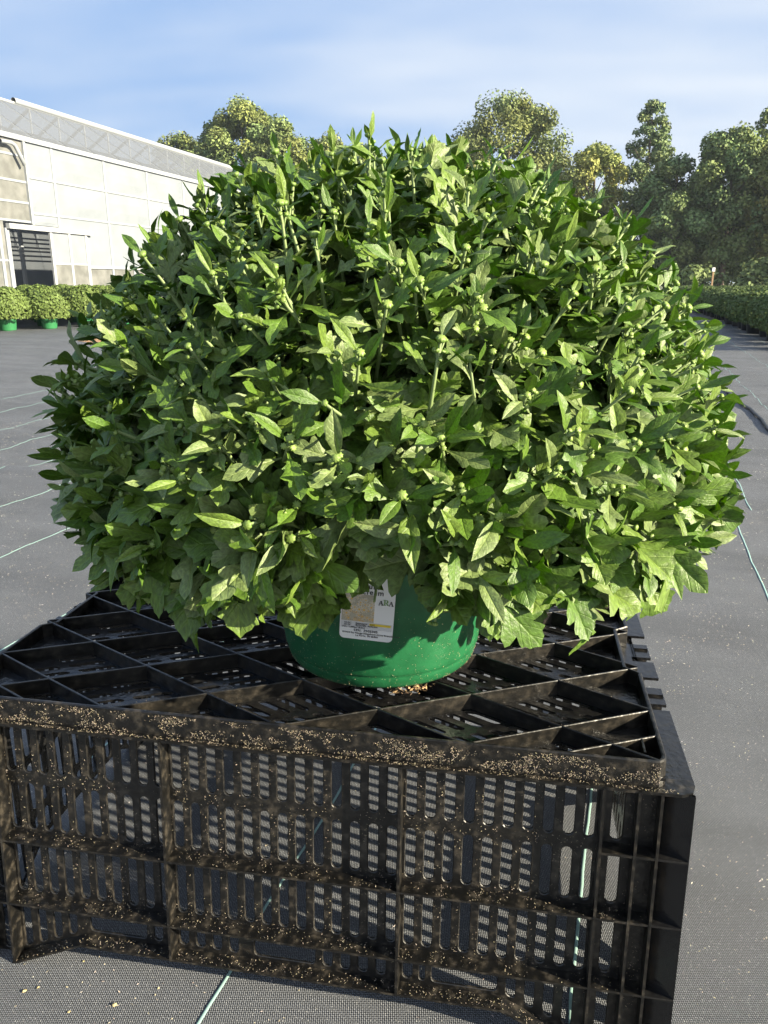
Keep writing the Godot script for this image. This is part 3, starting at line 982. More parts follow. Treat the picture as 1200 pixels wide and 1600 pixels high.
func make_crate():
	var c := thing("plastic_crate", "black slotted plastic crate upside down under the potted chrysanthemum", "crate", CRATE_AT)
	c.rotation_degrees.y = CRATE_TURN
	# walls
	var fr := [-0.443, -0.419, -0.381, -0.15, 0.15, 0.381, 0.419, 0.443]
	crate_wall(c, Transform3D.IDENTITY, 0.2885, 0.03, fr, [0.443, 0.4775], 0.0226, 0.395, 0.28, true)
	crate_wall(c, Transform3D(Basis(Vector3.UP, PI), Vector3.ZERO), 0.2885, 0.03, fr, [0.443, 0.4775], 0.0226, 0.395, 0.28, false)
	var sr := [-0.262, -0.22, -0.07, 0.07, 0.22, 0.262]
	crate_wall(c, Transform3D(Basis(Vector3.UP, PI * 0.5), Vector3.ZERO), 0.4785, 0.0, sr, [0.262, 0.2875], 0.0226, 0.20, 0.12, false)
	crate_wall(c, Transform3D(Basis(Vector3.UP, -PI * 0.5), Vector3.ZERO), 0.4785, 0.0, sr, [0.262, 0.2875], 0.0226, 0.20, 0.12, false)
	# raised ring round the lattice
	var st := st_new()
	sweep(st, [round_rect(0.442, 0.276, 0.010, 0.366, 0.018), round_rect(0.442, 0.276, 0.010, 0.399, 0.018)])
	sweep(st, [round_rect(0.442, 0.276, 0.010, 0.399, 0.018), round_rect(0.4435, 0.2775, 0.011, 0.4, 0.018), round_rect(0.4455, 0.2795, 0.013, 0.4, 0.018), round_rect(0.447, 0.281, 0.014, 0.3985, 0.018), round_rect(0.4482, 0.2826, 0.014, 0.368, 0.018)])
	part("raised_ring", flip_first(st), M.plastic, c)
	# flange: front and back strips with the corners, side strips broken by hand holes
	for sz in [1.0, -1.0]:
		var s2 := st_new()
		var z0 := 0.262
		for seg in 1:
			var top := []
			var pts := [Vector2(-0.48, z0), Vector2(-0.48, 0.272), Vector2(-0.4755, 0.2845), Vector2(-0.463, 0.29), Vector2(0.463, 0.29), Vector2(0.4755, 0.2845), Vector2(0.48, 0.272), Vector2(0.48, z0)]
			for p in pts: top.append(p)
			var poly := PackedVector2Array()
			for p in pts: poly.append(Vector2(p.x, p.y * sz))
			extrude(s2, poly, 0.3635, 0.3675)
		part("flange", done(s2), M.plastic_clean if sz < 0 else M.plastic, c)
	for sx in [1.0, -1.0]:
		for seg in [[0.262, 0.112, 0.0], [0.090, 0.046, -0.004], [0.024, -0.024, 0.0], [-0.046, -0.090, -0.004], [-0.112, -0.262, 0.0]]:
			var x0 := 0.4483 if absf(seg[2]) < 0.001 and absf(seg[0] + seg[1]) > 0.2 else 0.432
			var lo := Vector3(minf(sx * x0, sx * 0.48), 0.3635 + seg[2], minf(seg[0], seg[1]))
			var hi := Vector3(maxf(sx * x0, sx * 0.48), 0.3675 + seg[2], maxf(seg[0], seg[1]))
			part("flange", box_mesh(lo, hi), M.plastic_clean, c)
	# lattice of slanted ribs
	var sl := 0.5022
	var segs := []
	for k in range(-6, 7):
		var cc := 0.280 + 0.112 * k
		segs.append([cc, 1])       # z = cc - sl x
		segs.append([cc, -1])      # z = cc + sl x
	for s in segs:
		var pts := []
		for i in 2:
			var x := -0.443 if i == 0 else 0.443
			pts.append(Vector2(x, s[0] - s[1] * sl * x))
		var line := clip_line(pts[0], pts[1], 0.443, 0.277)
		if line.size() == 2 and line[0].distance_to(line[1]) > 0.03:
			lattice_rib(c, line[0], line[1], 0.379, 0.3995 - (0.0003 if s[1] > 0 else 0.0))
	# corner webs
	for sx in [-1.0, 1.0]:
		for sz in [-1.0, 1.0]:
			lattice_rib(c, Vector2(sx * 0.338, sz * 0.2765), Vector2(sx * 0.4425, sz * 0.2255), 0.379, 0.3990)
			lattice_rib(c, Vector2(sx * 0.425, sz * 0.2345), Vector2(sx * 0.425, sz * 0.262), 0.379, 0.3988)
	# slotted floor in rhombic panels
	var rhx := 0.2230
	var ax := Vector2(rhx * 0.5, -0.056)
	var bx := Vector2(rhx * 0.5, 0.056)
	var frame := PackedVector2Array([Vector2(-0.4465, -0.2805), Vector2(0.4465, -0.2805), Vector2(0.4465, 0.2805), Vector2(-0.4465, 0.2805)])
	for i in range(-6, 7):
		for j in range(-6, 7):
			var o := ax * i + bx * j + Vector2(0, 0.28 - 0.28)
			# lattice nodes: x = .1115 (i + j), z = .056 (j - i); shift by one half step to meet the ring
			o.y += 0.056
			if (i + j) % 1 != 0: continue
			var ctr := o + (ax + bx) * 0.5
			if absf(ctr.x) > 0.56 or absf(ctr.y) > 0.34: continue
			var along := ax if ctr.x < 0.0 else bx
			var cross := bx if ctr.x < 0.0 else ax
			var s2 := st_new()
			var any := false
			for u in 2:
				for v in 5:
					var c00 := o + along * (u * 0.5) + cross * (v * 0.2)
					var q := [c00, c00 + along * 0.5, c00 + along * 0.5 + cross * 0.2, c00 + cross * 0.2]
					var inside := true
					for p in q:
						if absf(p.x) > 0.443 or absf(p.y) > 0.277: inside = false
					var flipq: bool = (q[1] - q[0]).cross(q[3] - q[0]) > 0.0
					if inside:
						var P := []
						for p in q: P.append(Vector3(p.x, 0.379, p.y))
						# slot runs along "along": cell height axis must follow it
						if flipq: slot_cell(s2, P[0], P[3], P[2], P[1], Vector3.UP, 0.003, 0.0060, 0.006, 0.006, 0.006)
						else: slot_cell(s2, P[3], P[0], P[1], P[2], Vector3.UP, 0.003, 0.0060, 0.006, 0.006, 0.006)
						any = true
					else:
						for piece in Geometry2D.intersect_polygons(PackedVector2Array(q), frame):
							extrude(s2, piece, 0.376, 0.379)
							any = true
			if any: part("floor_panel", done(s2), M.plastic_clean, c)
	crate_debris(c)

func flip_first(st: SurfaceTool) -> ArrayMesh:
	return done(st)

func clip_line(a: Vector2, b: Vector2, hx: float, hz: float) -> Array:
	var t0 := 0.0
	var t1 := 1.0
	var d := b - a
	for ck in [[-d.x, a.x + hx], [d.x, hx - a.x], [-d.y, a.y + hz], [d.y, hz - a.y]]:
		var p: float = ck[0]
		var q: float = ck[1]
		if absf(p) < 1e-9:
			if q < 0: return []
		elif p < 0: t0 = maxf(t0, q / p)
		else: t1 = minf(t1, q / p)
	if t0 >= t1: return []
	return [a + d * t0, a + d * t1]

func lattice_rib(c: Node3D, a: Vector2, b: Vector2, y0: float, y1: float):
	var st := st_new()
	var d := (b - a).normalized()
	var n := Vector2(-d.y, d.x)
	var w0 := 0.0022
	var w1 := 0.0014
	var P := func(p: Vector2, off: float, y: float) -> Vector3: return Vector3(p.x + n.x * off, y, p.y + n.y * off)
	# tapering section with a narrow rounded crest
	var prof := [[-w0, y0], [-w1, y1 - 0.0008], [-w1 * 0.6, y1], [w1 * 0.6, y1], [w1, y1 - 0.0008], [w0, y0]]
	for i in prof.size() - 1:
		quad(st, P.call(a, prof[i][0], prof[i][1]), P.call(b, prof[i][0], prof[i][1]), P.call(b, prof[i + 1][0], prof[i + 1][1]), P.call(a, prof[i + 1][0], prof[i + 1][1]))
	var mesh := done(st)
	part("lattice_rib", mesh, M.plastic, c)

func extrude(st: SurfaceTool, poly: PackedVector2Array, y0: float, y1: float):
	var idx := Geometry2D.triangulate_polygon(poly)
	for i in range(0, idx.size(), 3):
		var a := poly[idx[i]]
		var b := poly[idx[i + 1]]
		var d := poly[idx[i + 2]]
		if (b - a).cross(d - a) > 0:
			var t := b
			b = d
			d = t
		tri(st, Vector3(a.x, y1, a.y), Vector3(b.x, y1, b.y), Vector3(d.x, y1, d.y))
		tri(st, Vector3(a.x, y0, a.y), Vector3(d.x, y0, d.y), Vector3(b.x, y0, b.y))
	var cw := Geometry2D.is_polygon_clockwise(poly)
	for i in poly.size():
		var a := poly[i]
		var b := poly[(i + 1) % poly.size()]
		if not cw: quad(st, Vector3(b.x, y0, b.y), Vector3(a.x, y0, a.y), Vector3(a.x, y1, a.y), Vector3(b.x, y1, b.y))
		else: quad(st, Vector3(a.x, y0, a.y), Vector3(b.x, y0, b.y), Vector3(b.x, y1, b.y), Vector3(a.x, y1, a.y))

# small dry flakes lying on or stuck to a surface
func flake(st: SurfaceTool, p: Vector3, n: Vector3, size: float, r: RandomNumberGenerator, tone := Color(0.30, 0.26, 0.20)):
	var x := n.cross(Vector3(r.randf_range(-1, 1), r.randf_range(-1, 1), r.randf_range(-1, 1))).normalized()
	var y := n.cross(x)
	var v := r.randf_range(0.5, 1.3)
	st.set_color(Color(tone.r * v, tone.g * v * r.randf_range(0.9, 1.05), tone.b * v * r.randf_range(0.8, 1.1)))
	var l := size * r.randf_range(0.5, 1.5)
	var w := size * r.randf_range(0.2, 0.5)
	var a := p - x * l * 0.5 + n * 0.0004
	var b := p + y * w * 0.5 + n * 0.0007
	var c := p + x * l * 0.5 + n * r.randf_range(0.0004, 0.0016)
	var d := p - y * w * 0.5 + n * 0.0005
	quad(st, a, d, c, b)

func crate_debris(c: Node3D):
	var r := RandomNumberGenerator.new()
	r.seed = 99
	var st := st_new()
	var patch := func(x: float, y: float) -> float: return noise.get_noise_2d(x * 14.0, y * 14.0) + 0.6 * noise.get_noise_2d(x * 45.0, y * 45.0)
	# outer face of the ring and the lip below it
	var n := 0
	while n < 4600:
		var x := r.randf_range(-0.44, 0.44)
		var y := r.randf_range(0.370, 0.397)
		if patch.call(x, y * 2.0) * 1.6 + r.randf_range(-0.25, 0.35) - (y - 0.370) * 9.0 < 0.05: continue
		flake(st, Vector3(x, y, 0.2826 - (y - 0.368) * 0.053), Vector3(0, 0.05, 1), r.randf_range(0.0006, 0.0026), r)
		n += 1
	for i in 900:
		var x := r.randf_range(-0.46, 0.46)
		flake(st, Vector3(x, 0.3676, r.randf_range(0.2835, 0.2895)), Vector3.UP, r.randf_range(0.0012, 0.003), r)
	# shelf tops
	for y in [0.102, 0.198]:
		for i in 900:
			var x := r.randf_range(-0.44, 0.44)
			var z: float = 0.2885 + 0.03 * (0.4 - y) / 0.4 - r.randf_range(0.001, 0.019)
			if noise.get_noise_2d(x * 20.0, y * 90.0) + r.randf_range(-0.3, 0.4) < 0.0: continue
			flake(st, Vector3(x, y + 0.0016, z), Vector3.UP, r.randf_range(0.0008, 0.0025), r)
	for i in 700:
		var x := r.randf_range(-0.39, 0.39)
		var y := arch(x, 0.395, 0.28) + 0.0032
		flake(st, Vector3(x, y, 0.2885 + 0.03 * (0.4 - y) / 0.4 - r.randf_range(0.001, 0.019)), Vector3.UP, r.randf_range(0.001, 0.003), r)
	# wall faces between the slots
	n = 0
	var guard := 0
	while n < 3200 and guard < 60000:
		guard += 1
		var x := r.randf_range(-0.44, 0.44)
		var y := r.randf_range(0.06, 0.36)
		if noise.get_noise_2d(x * 11.0, y * 11.0 + 50.0) + r.randf_range(-0.3, 0.45) + (0.12 if x < 0.0 else 0.0) < 0.12: continue
		var hit := false
		for s in front_slots:
			if x > s[0] and x < s[1] and y > s[2] and y < s[3]:
				hit = true
				break
		if hit: continue
		flake(st, Vector3(x, y, 0.2885 + 0.03 * (0.4 - y) / 0.4 - 0.02), Vector3(0, 0.05, 1), r.randf_range(0.0008, 0.0025), r)
		n += 1
	# crests of the ribs and the floor round the pot
	for i in 1500:
		var x := r.randf_range(-0.43, 0.43)
		var z := r.randf_range(-0.1, 0.27)
		var fx := fposmod((z - 0.28 + 0.5022 * x), 0.112)
		var on_rib := fx < 0.002 or fx > 0.110
		var fy := fposmod((z - 0.28 - 0.5022 * x), 0.112)
		if fy < 0.002 or fy > 0.110: on_rib = true
		if on_rib: flake(st, Vector3(x, 0.3998, z), Vector3.UP, r.randf_range(0.001, 0.0022), r)
	var deb := part("dry_flakes", done(st), M.bits, c)
	deb.set_meta("kind", "stuff")

# ------------------------------------------------------------------ pot, tag
func pot_radius(y: float) -> float:
	if y < 0.022: return lerpf(0.131, 0.138, y / 0.022)
	return lerpf(0.1385, 0.158, (y - 0.022) / 0.178)

func make_pot():
	var p := thing("flower_pot", "round green plastic pot holding the big chrysanthemum on the crate", "pot", POT)
	var st := st_new()
	st.set_smooth_group(1)
	var prof := [Vector2(0.0, 0.001), Vector2(0.126, 0.001), Vector2(0.130, 0.0015), Vector2(0.1335, 0.006), Vector2(0.1365, 0.018), Vector2(0.1363, 0.0205), Vector2(0.1372, 0.0215), Vector2(0.1385, 0.024)]
	for k in 8: prof.append(Vector2(pot_radius(0.03 + k * 0.02), 0.03 + k * 0.02))
	prof.append_array([Vector2(0.1572, 0.188)])
	lathe(st, prof, 72)
	part("body", done(st), M.pot, p)
	var s2 := st_new()
	s2.set_smooth_group(1)
	lathe(s2, [Vector2(0.1573, 0.1885), Vector2(0.163, 0.189), Vector2(0.165, 0.192), Vector2(0.165, 0.206), Vector2(0.163, 0.209), Vector2(0.155, 0.209), Vector2(0.152, 0.205), Vector2(0.150, 0.17)], 72)
	part("rim", done(s2), M.pot, p)
	var s3 := st_new()
	lathe(s3, [Vector2(0.152, 0.182), Vector2(0.08, 0.188), Vector2(0.0, 0.19)], 24)
	part("soil", done(s3), M.soil, p)
	# dust and grit stuck to the pot
	var r := RandomNumberGenerator.new()
	r.seed = 55
	var s4 := st_new()
	var n := 0
	while n < 900:
		var a := r.randf_range(-1.5, 1.5)
		var y := 0.004 + 0.12 * pow(r.randf(), 1.6)
		if noise.get_noise_2d(a * 9.0, y * 60.0) + r.randf_range(-0.3, 0.4) < 0.05: continue
		var d := Vector3(sin(a), 0, cos(a))
		flake(s4, d * (pot_radius(y) + 0.0003) + Vector3.UP * y, d, r.randf_range(0.0008, 0.0018), r, Color(0.5, 0.42, 0.27))
		n += 1
	# root shreds poking out under the base
	for i in 110:
		var a := r.randfn() * 0.12 + 0.30
		var d := Vector3(sin(a), 0, cos(a))
		flake(s4, d * r.randf_range(0.120, 0.145) + Vector3.UP * r.randf_range(-0.004, 0.004), Vector3(r.randf_range(-1, 1), 1, r.randf_range(-1, 1)).normalized(), r.randf_range(0.003, 0.008), r, Color(0.36, 0.24, 0.14))
	part("grit", done(s4), M.bits, p).set_meta("kind", "stuff")
	make_tag()

func tag_print() -> Texture2D:
	# printed photo of cream flowers on the tag
	var w := 128
	var h := 128
	var img := Image.create(w, h, false, Image.FORMAT_RGBA8)
	var r := RandomNumberGenerator.new()
	r.seed = 12
	img.fill(Color(0.66, 0.64, 0.58))
	for k in 70:
		var cx := r.randi_range(0, w)
		var cy := r.randi_range(0, h)
		var rad := r.randf_range(7, 17)
		var low := cy > 70
		var petal := Color(0.86, 0.84, 0.78).lerp(Color(0.80, 0.64, 0.42), r.randf_range(0.2, 0.7) if low else r.randf_range(0.0, 0.12))
		for y in range(maxi(0, cy - int(rad)), mini(h, cy + int(rad))):
			for x in range(maxi(0, cx - int(rad)), mini(w, cx + int(rad))):
				var d := Vector2(x - cx, y - cy)
				var a := d.angle()
				var lim := rad * (0.72 + 0.28 * cos(a * 11.0 + k))
				if d.length() < rad * 0.22: img.set_pixel(x, y, Color(0.85, 0.66, 0.18))
				elif d.length() < lim: img.set_pixel(x, y, petal * (0.8 + 0.2 * d.length() / rad))
				elif d.length() < lim + 1.2 and r.randf() < 0.5: img.set_pixel(x, y, Color(0.2, 0.19, 0.14))
	return ImageTexture.create_from_image(img)

func make_tag():
	# flat plastic tag hung down the front of the pot, lower end resting against the wall
	var a := -0.105
	var d := Vector3(sin(a), 0, cos(a))
	var t := thing("plant_tag", "white printed plant tag with flower photo and yellow bar on the green pot", "tag", POT + d * 0.1585 + Vector3.UP * 0.131)
	var slope := atan(0.0195 / 0.178)
	t.basis = Basis(Vector3.UP, a) * Basis(Vector3.RIGHT, slope) * Basis(Vector3(0, 0, 1), deg_to_rad(-4.5))
	var W := 0.066
	var H := 0.100
	var poly := PackedVector2Array()
	var rad := 0.006
	for c in 4:
		var sx := 1.0 if c == 0 or c == 3 else -1.0
		var sy := 1.0 if c < 2 else -1.0
		for k in 5:
			var b := (c + k / 4.0) * PI * 0.5
			poly.append(Vector2(sx * (W * 0.5 - rad) + cos(b) * rad, sy * (H * 0.5 - rad) + sin(b) * rad))
	var card := plain(Color(0.74, 0.75, 0.76), 0.35)
	var st := st_new()
	var idx := Geometry2D.triangulate_polygon(poly)
	for i in range(0, idx.size(), 3):
		var p := [poly[idx[i]], poly[idx[i + 1]], poly[idx[i + 2]]]
		if (p[1] - p[0]).cross(p[2] - p[0]) < 0: p.reverse()
		tri(st, Vector3(p[0].x, p[0].y, 0.0006), Vector3(p[1].x, p[1].y, 0.0006), Vector3(p[2].x, p[2].y, 0.0006))
		tri(st, Vector3(p[0].x, p[0].y, 0), Vector3(p[2].x, p[2].y, 0), Vector3(p[1].x, p[1].y, 0))
	for i in poly.size():
		var p := poly[i]
		var q := poly[(i + 1) % poly.size()]
		quad(st, Vector3(p.x, p.y, 0), Vector3(q.x, q.y, 0), Vector3(q.x, q.y, 0.0006), Vector3(p.x, p.y, 0.0006))
	part("card", done(st), card, t)
	var sheet := func(called: String, x0: float, y0: float, x1: float, y1: float, m: Material, z: float):
		var s2 := SurfaceTool.new()
		s2.begin(Mesh.PRIMITIVE_TRIANGLES)
		var pts := [Vector3(x0, y0, z), Vector3(x1, y0, z), Vector3(x1, y1, z), Vector3(x0, y1, z)]
		var uv := [Vector2(0, 1), Vector2(1, 1), Vector2(1, 0), Vector2(0, 0)]
		for k in [0, 2, 1, 0, 3, 2]:
			s2.set_uv(uv[k])
			s2.set_normal(Vector3(0, 0, 1))
			s2.add_vertex(pts[k])
		part(called, s2.commit(), m, t)
	var photo := StandardMaterial3D.new()
	photo.albedo_texture = tag_print()
	photo.roughness = 0.35
	sheet.call("photo_print", -0.0315, -0.0245, 0.0085, 0.014, photo, 0.00085)
	sheet.call("grey_band", -0.0318, -0.0345, 0.0315, -0.0250, plain(Color(0.56, 0.57, 0.59), 0.4), 0.00080)
	sheet.call("yellow_bar", 0.0035, -0.0288, 0.0300, -0.0256, plain(Color(0.72, 0.56, 0.05), 0.4), 0.00105)
	sheet.call("code_patch", 0.008, 0.030, 0.0155, 0.044, plain(Color(0.18, 0.18, 0.2), 0.5), 0.00085)
	var ink := plain(Color(0.03, 0.03, 0.035), 0.6)
	var green := plain(Color(0.16, 0.30, 0.10), 0.6)
	var font := SystemFont.new()
	font.font_names = PackedStringArray(["Droid Sans"])
	font.font_weight = 700
	var serif := SystemFont.new()
	serif.font_names = PackedStringArray(["Droid Serif"])
	serif.font_weight = 700
	var write := func(s: String, x: float, y: float, size: float, f: Font, m: Material):
		var tm := TextMesh.new()
		tm.text = s
		tm.font = f
		tm.font_size = 32
		tm.pixel_size = size / 32.0
		tm.depth = 0.0001
		tm.horizontal_alignment = HORIZONTAL_ALIGNMENT_LEFT
		tm.vertical_alignment = VERTICAL_ALIGNMENT_CENTER
		part("lettering", tm, m, t, Transform3D(Basis.IDENTITY, Vector3(x, y, 0.00125)))
	write.call("Mum", -0.008, 0.0255, 0.0085, font, ink)
	write.call("Cream", -0.008, 0.0175, 0.0085, font, ink)
	write.call("A", 0.0125, 0.0045, 0.0085, serif, ink)
	write.call("R", 0.0185, 0.0055, 0.0100, serif, green)
	write.call("A", 0.0250, 0.0045, 0.0085, serif, ink)
	write.call("Exposure:", -0.0135, -0.0270, 0.0030, font, ink)
	write.call("Sun", 0.0045, -0.0270, 0.0030, font, ink)
	write.call("18-24\"", -0.0280, -0.0270, 0.0030, font, ink)
	write.call("18-24\"", -0.0280, -0.0298, 0.0030, font, ink)
	write.call("BLOOMS: Autumn", -0.0135, -0.0298, 0.0030, font, ink)
	write.call("VOL: 1.89Gal (8.9L)", -0.0300, -0.0328, 0.0028, font, ink)
	write.call("SKU:  2503345", -0.0155, -0.0368, 0.0046, font, ink)
	write.call("Grown by Alsaga Kingsbury Acres Greenhouse", -0.0295, -0.0408, 0.0029, font, ink)
	write.call("La Porte, IN 46350", -0.0130, -0.0442, 0.0029, font, ink)

# ------------------------------------------------------------------ the chrysanthemum
const LOBED := [[0.0, 0.012], [0.12, 0.018], [0.23, 0.040], [0.33, 0.085], [0.41, 0.165], [0.485, 0.235], [0.515, 0.232], [0.535, 0.250], [0.55, 0.185], [0.530, 0.098], [0.60, 0.150], [0.68, 0.255], [0.735, 0.265], [0.765, 0.290], [0.785, 0.225], [0.770, 0.118], [0.835, 0.160], [0.88, 0.170], [0.895, 0.120], [0.94, 0.105], [0.96, 0.055], [1.0, 0.0]]
const TRIFID := [[0.0, 0.015], [0.15, 0.025], [0.30, 0.065], [0.45, 0.130], [0.58, 0.195], [0.66, 0.235], [0.695, 0.190], [0.680, 0.100], [0.76, 0.135], [0.85, 0.135], [0.93, 0.075], [1.0, 0.0]]
const LANCE := [[0.0, 0.018], [0.14, 0.045], [0.32, 0.125], [0.52, 0.175], [0.70, 0.165], [0.86, 0.100], [0.95, 0.035], [1.0, 0.0]]

func leaf_mesh(outline: Array, seed_: int, tint: Color, width: float, curl: float, fold: float, wave: float) -> ArrayMesh:
	var r := RandomNumberGenerator.new()
	r.seed = seed_
	var st := SurfaceTool.new()
	st.begin(Mesh.PRIMITIVE_TRIANGLES)
	st.set_smooth_group(1)
	var ph := r.randf() * TAU
	var twist := r.randf_range(-0.35, 0.35)
	var bendx := r.randf_range(-0.12, 0.12)
	for side in [-1.0, 1.0]:
		var rows := []
		var prev := 0.0
		var lobe := r.randf_range(0.85, 1.12)
		for k in outline.size():
			var t: float = outline[k][0]
			var w: float = outline[k][1] * width * lobe * (1.0 + r.randf_range(-0.05, 0.05))
			var m := clampf(t - w * 0.75, prev, 1.0)
			if k == outline.size() - 1: m = 1.0
			prev = m
			var row := []
			for f in [0.0, 0.5, 1.0]:
				var x: float = side * w * f
				var y := lerpf(m, t, f)
				var z: float = -curl * y * y + fold * absf(x) - 0.55 * fold * absf(x) * f + wave * sin(y * 9.0 + ph + side) * absf(x) + twist * x * y
				row.append([Vector3(x + bendx * y * y, y, z), Vector2(0.5 + x / 0.66, 1.0 - y)])
			rows.append(row)
		for k in rows.size() - 1:
			for f in 2:
				var a = rows[k][f]
				var b = rows[k][f + 1]
				var c = rows[k + 1][f + 1]
				var d = rows[k + 1][f]
				var order := [a, c, b, a, d, c] if side > 0 else [a, b, c, a, c, d]
				for tr in 2:
					var p0: Vector3 = order[tr * 3][0]
					var p1: Vector3 = order[tr * 3 + 1][0]
					var p2: Vector3 = order[tr * 3 + 2][0]
					if (p1 - p0).cross(p2 - p0).length() < 1e-7: continue
					for v in 3:
						st.set_color(tint)
						st.set_uv(order[tr * 3 + v][1])
						st.add_vertex(order[tr * 3 + v][0])
	st.index()
	st.generate_normals()
	st.generate_tangents()
	return st.commit()

func bud_mesh(seed_: int) -> ArrayMesh:
	# flattened ball of overlapping bracts over a pale green head
	var r := RandomNumberGenerator.new()
	r.seed = seed_
	var st := SurfaceTool.new()
	st.begin(Mesh.PRIMITIVE_TRIANGLES)
	st.set_smooth_group(1)
	var seg := 16
	var lat := 7
	var grid := []
	for i in lat + 1:
		var v := float(i) / lat
		var phi := PI * v
		var row := []
		for k in seg:
			var a := TAU * k / seg
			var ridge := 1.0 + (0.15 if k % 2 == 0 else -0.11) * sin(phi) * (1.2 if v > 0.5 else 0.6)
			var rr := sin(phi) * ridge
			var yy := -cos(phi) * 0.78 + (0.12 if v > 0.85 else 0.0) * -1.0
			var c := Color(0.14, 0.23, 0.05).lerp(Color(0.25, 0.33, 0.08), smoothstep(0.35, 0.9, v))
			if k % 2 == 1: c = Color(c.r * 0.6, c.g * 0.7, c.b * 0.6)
			row.append([Vector3(cos(a) * rr, 0.75 + yy, sin(a) * rr), c])
		grid.append(row)
	for i in lat:
		for k in seg:
			var k2 := (k + 1) % seg
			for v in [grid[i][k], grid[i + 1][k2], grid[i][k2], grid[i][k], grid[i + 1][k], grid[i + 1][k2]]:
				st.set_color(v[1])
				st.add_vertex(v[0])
	st.index()
	st.generate_normals()
	return st.commit()

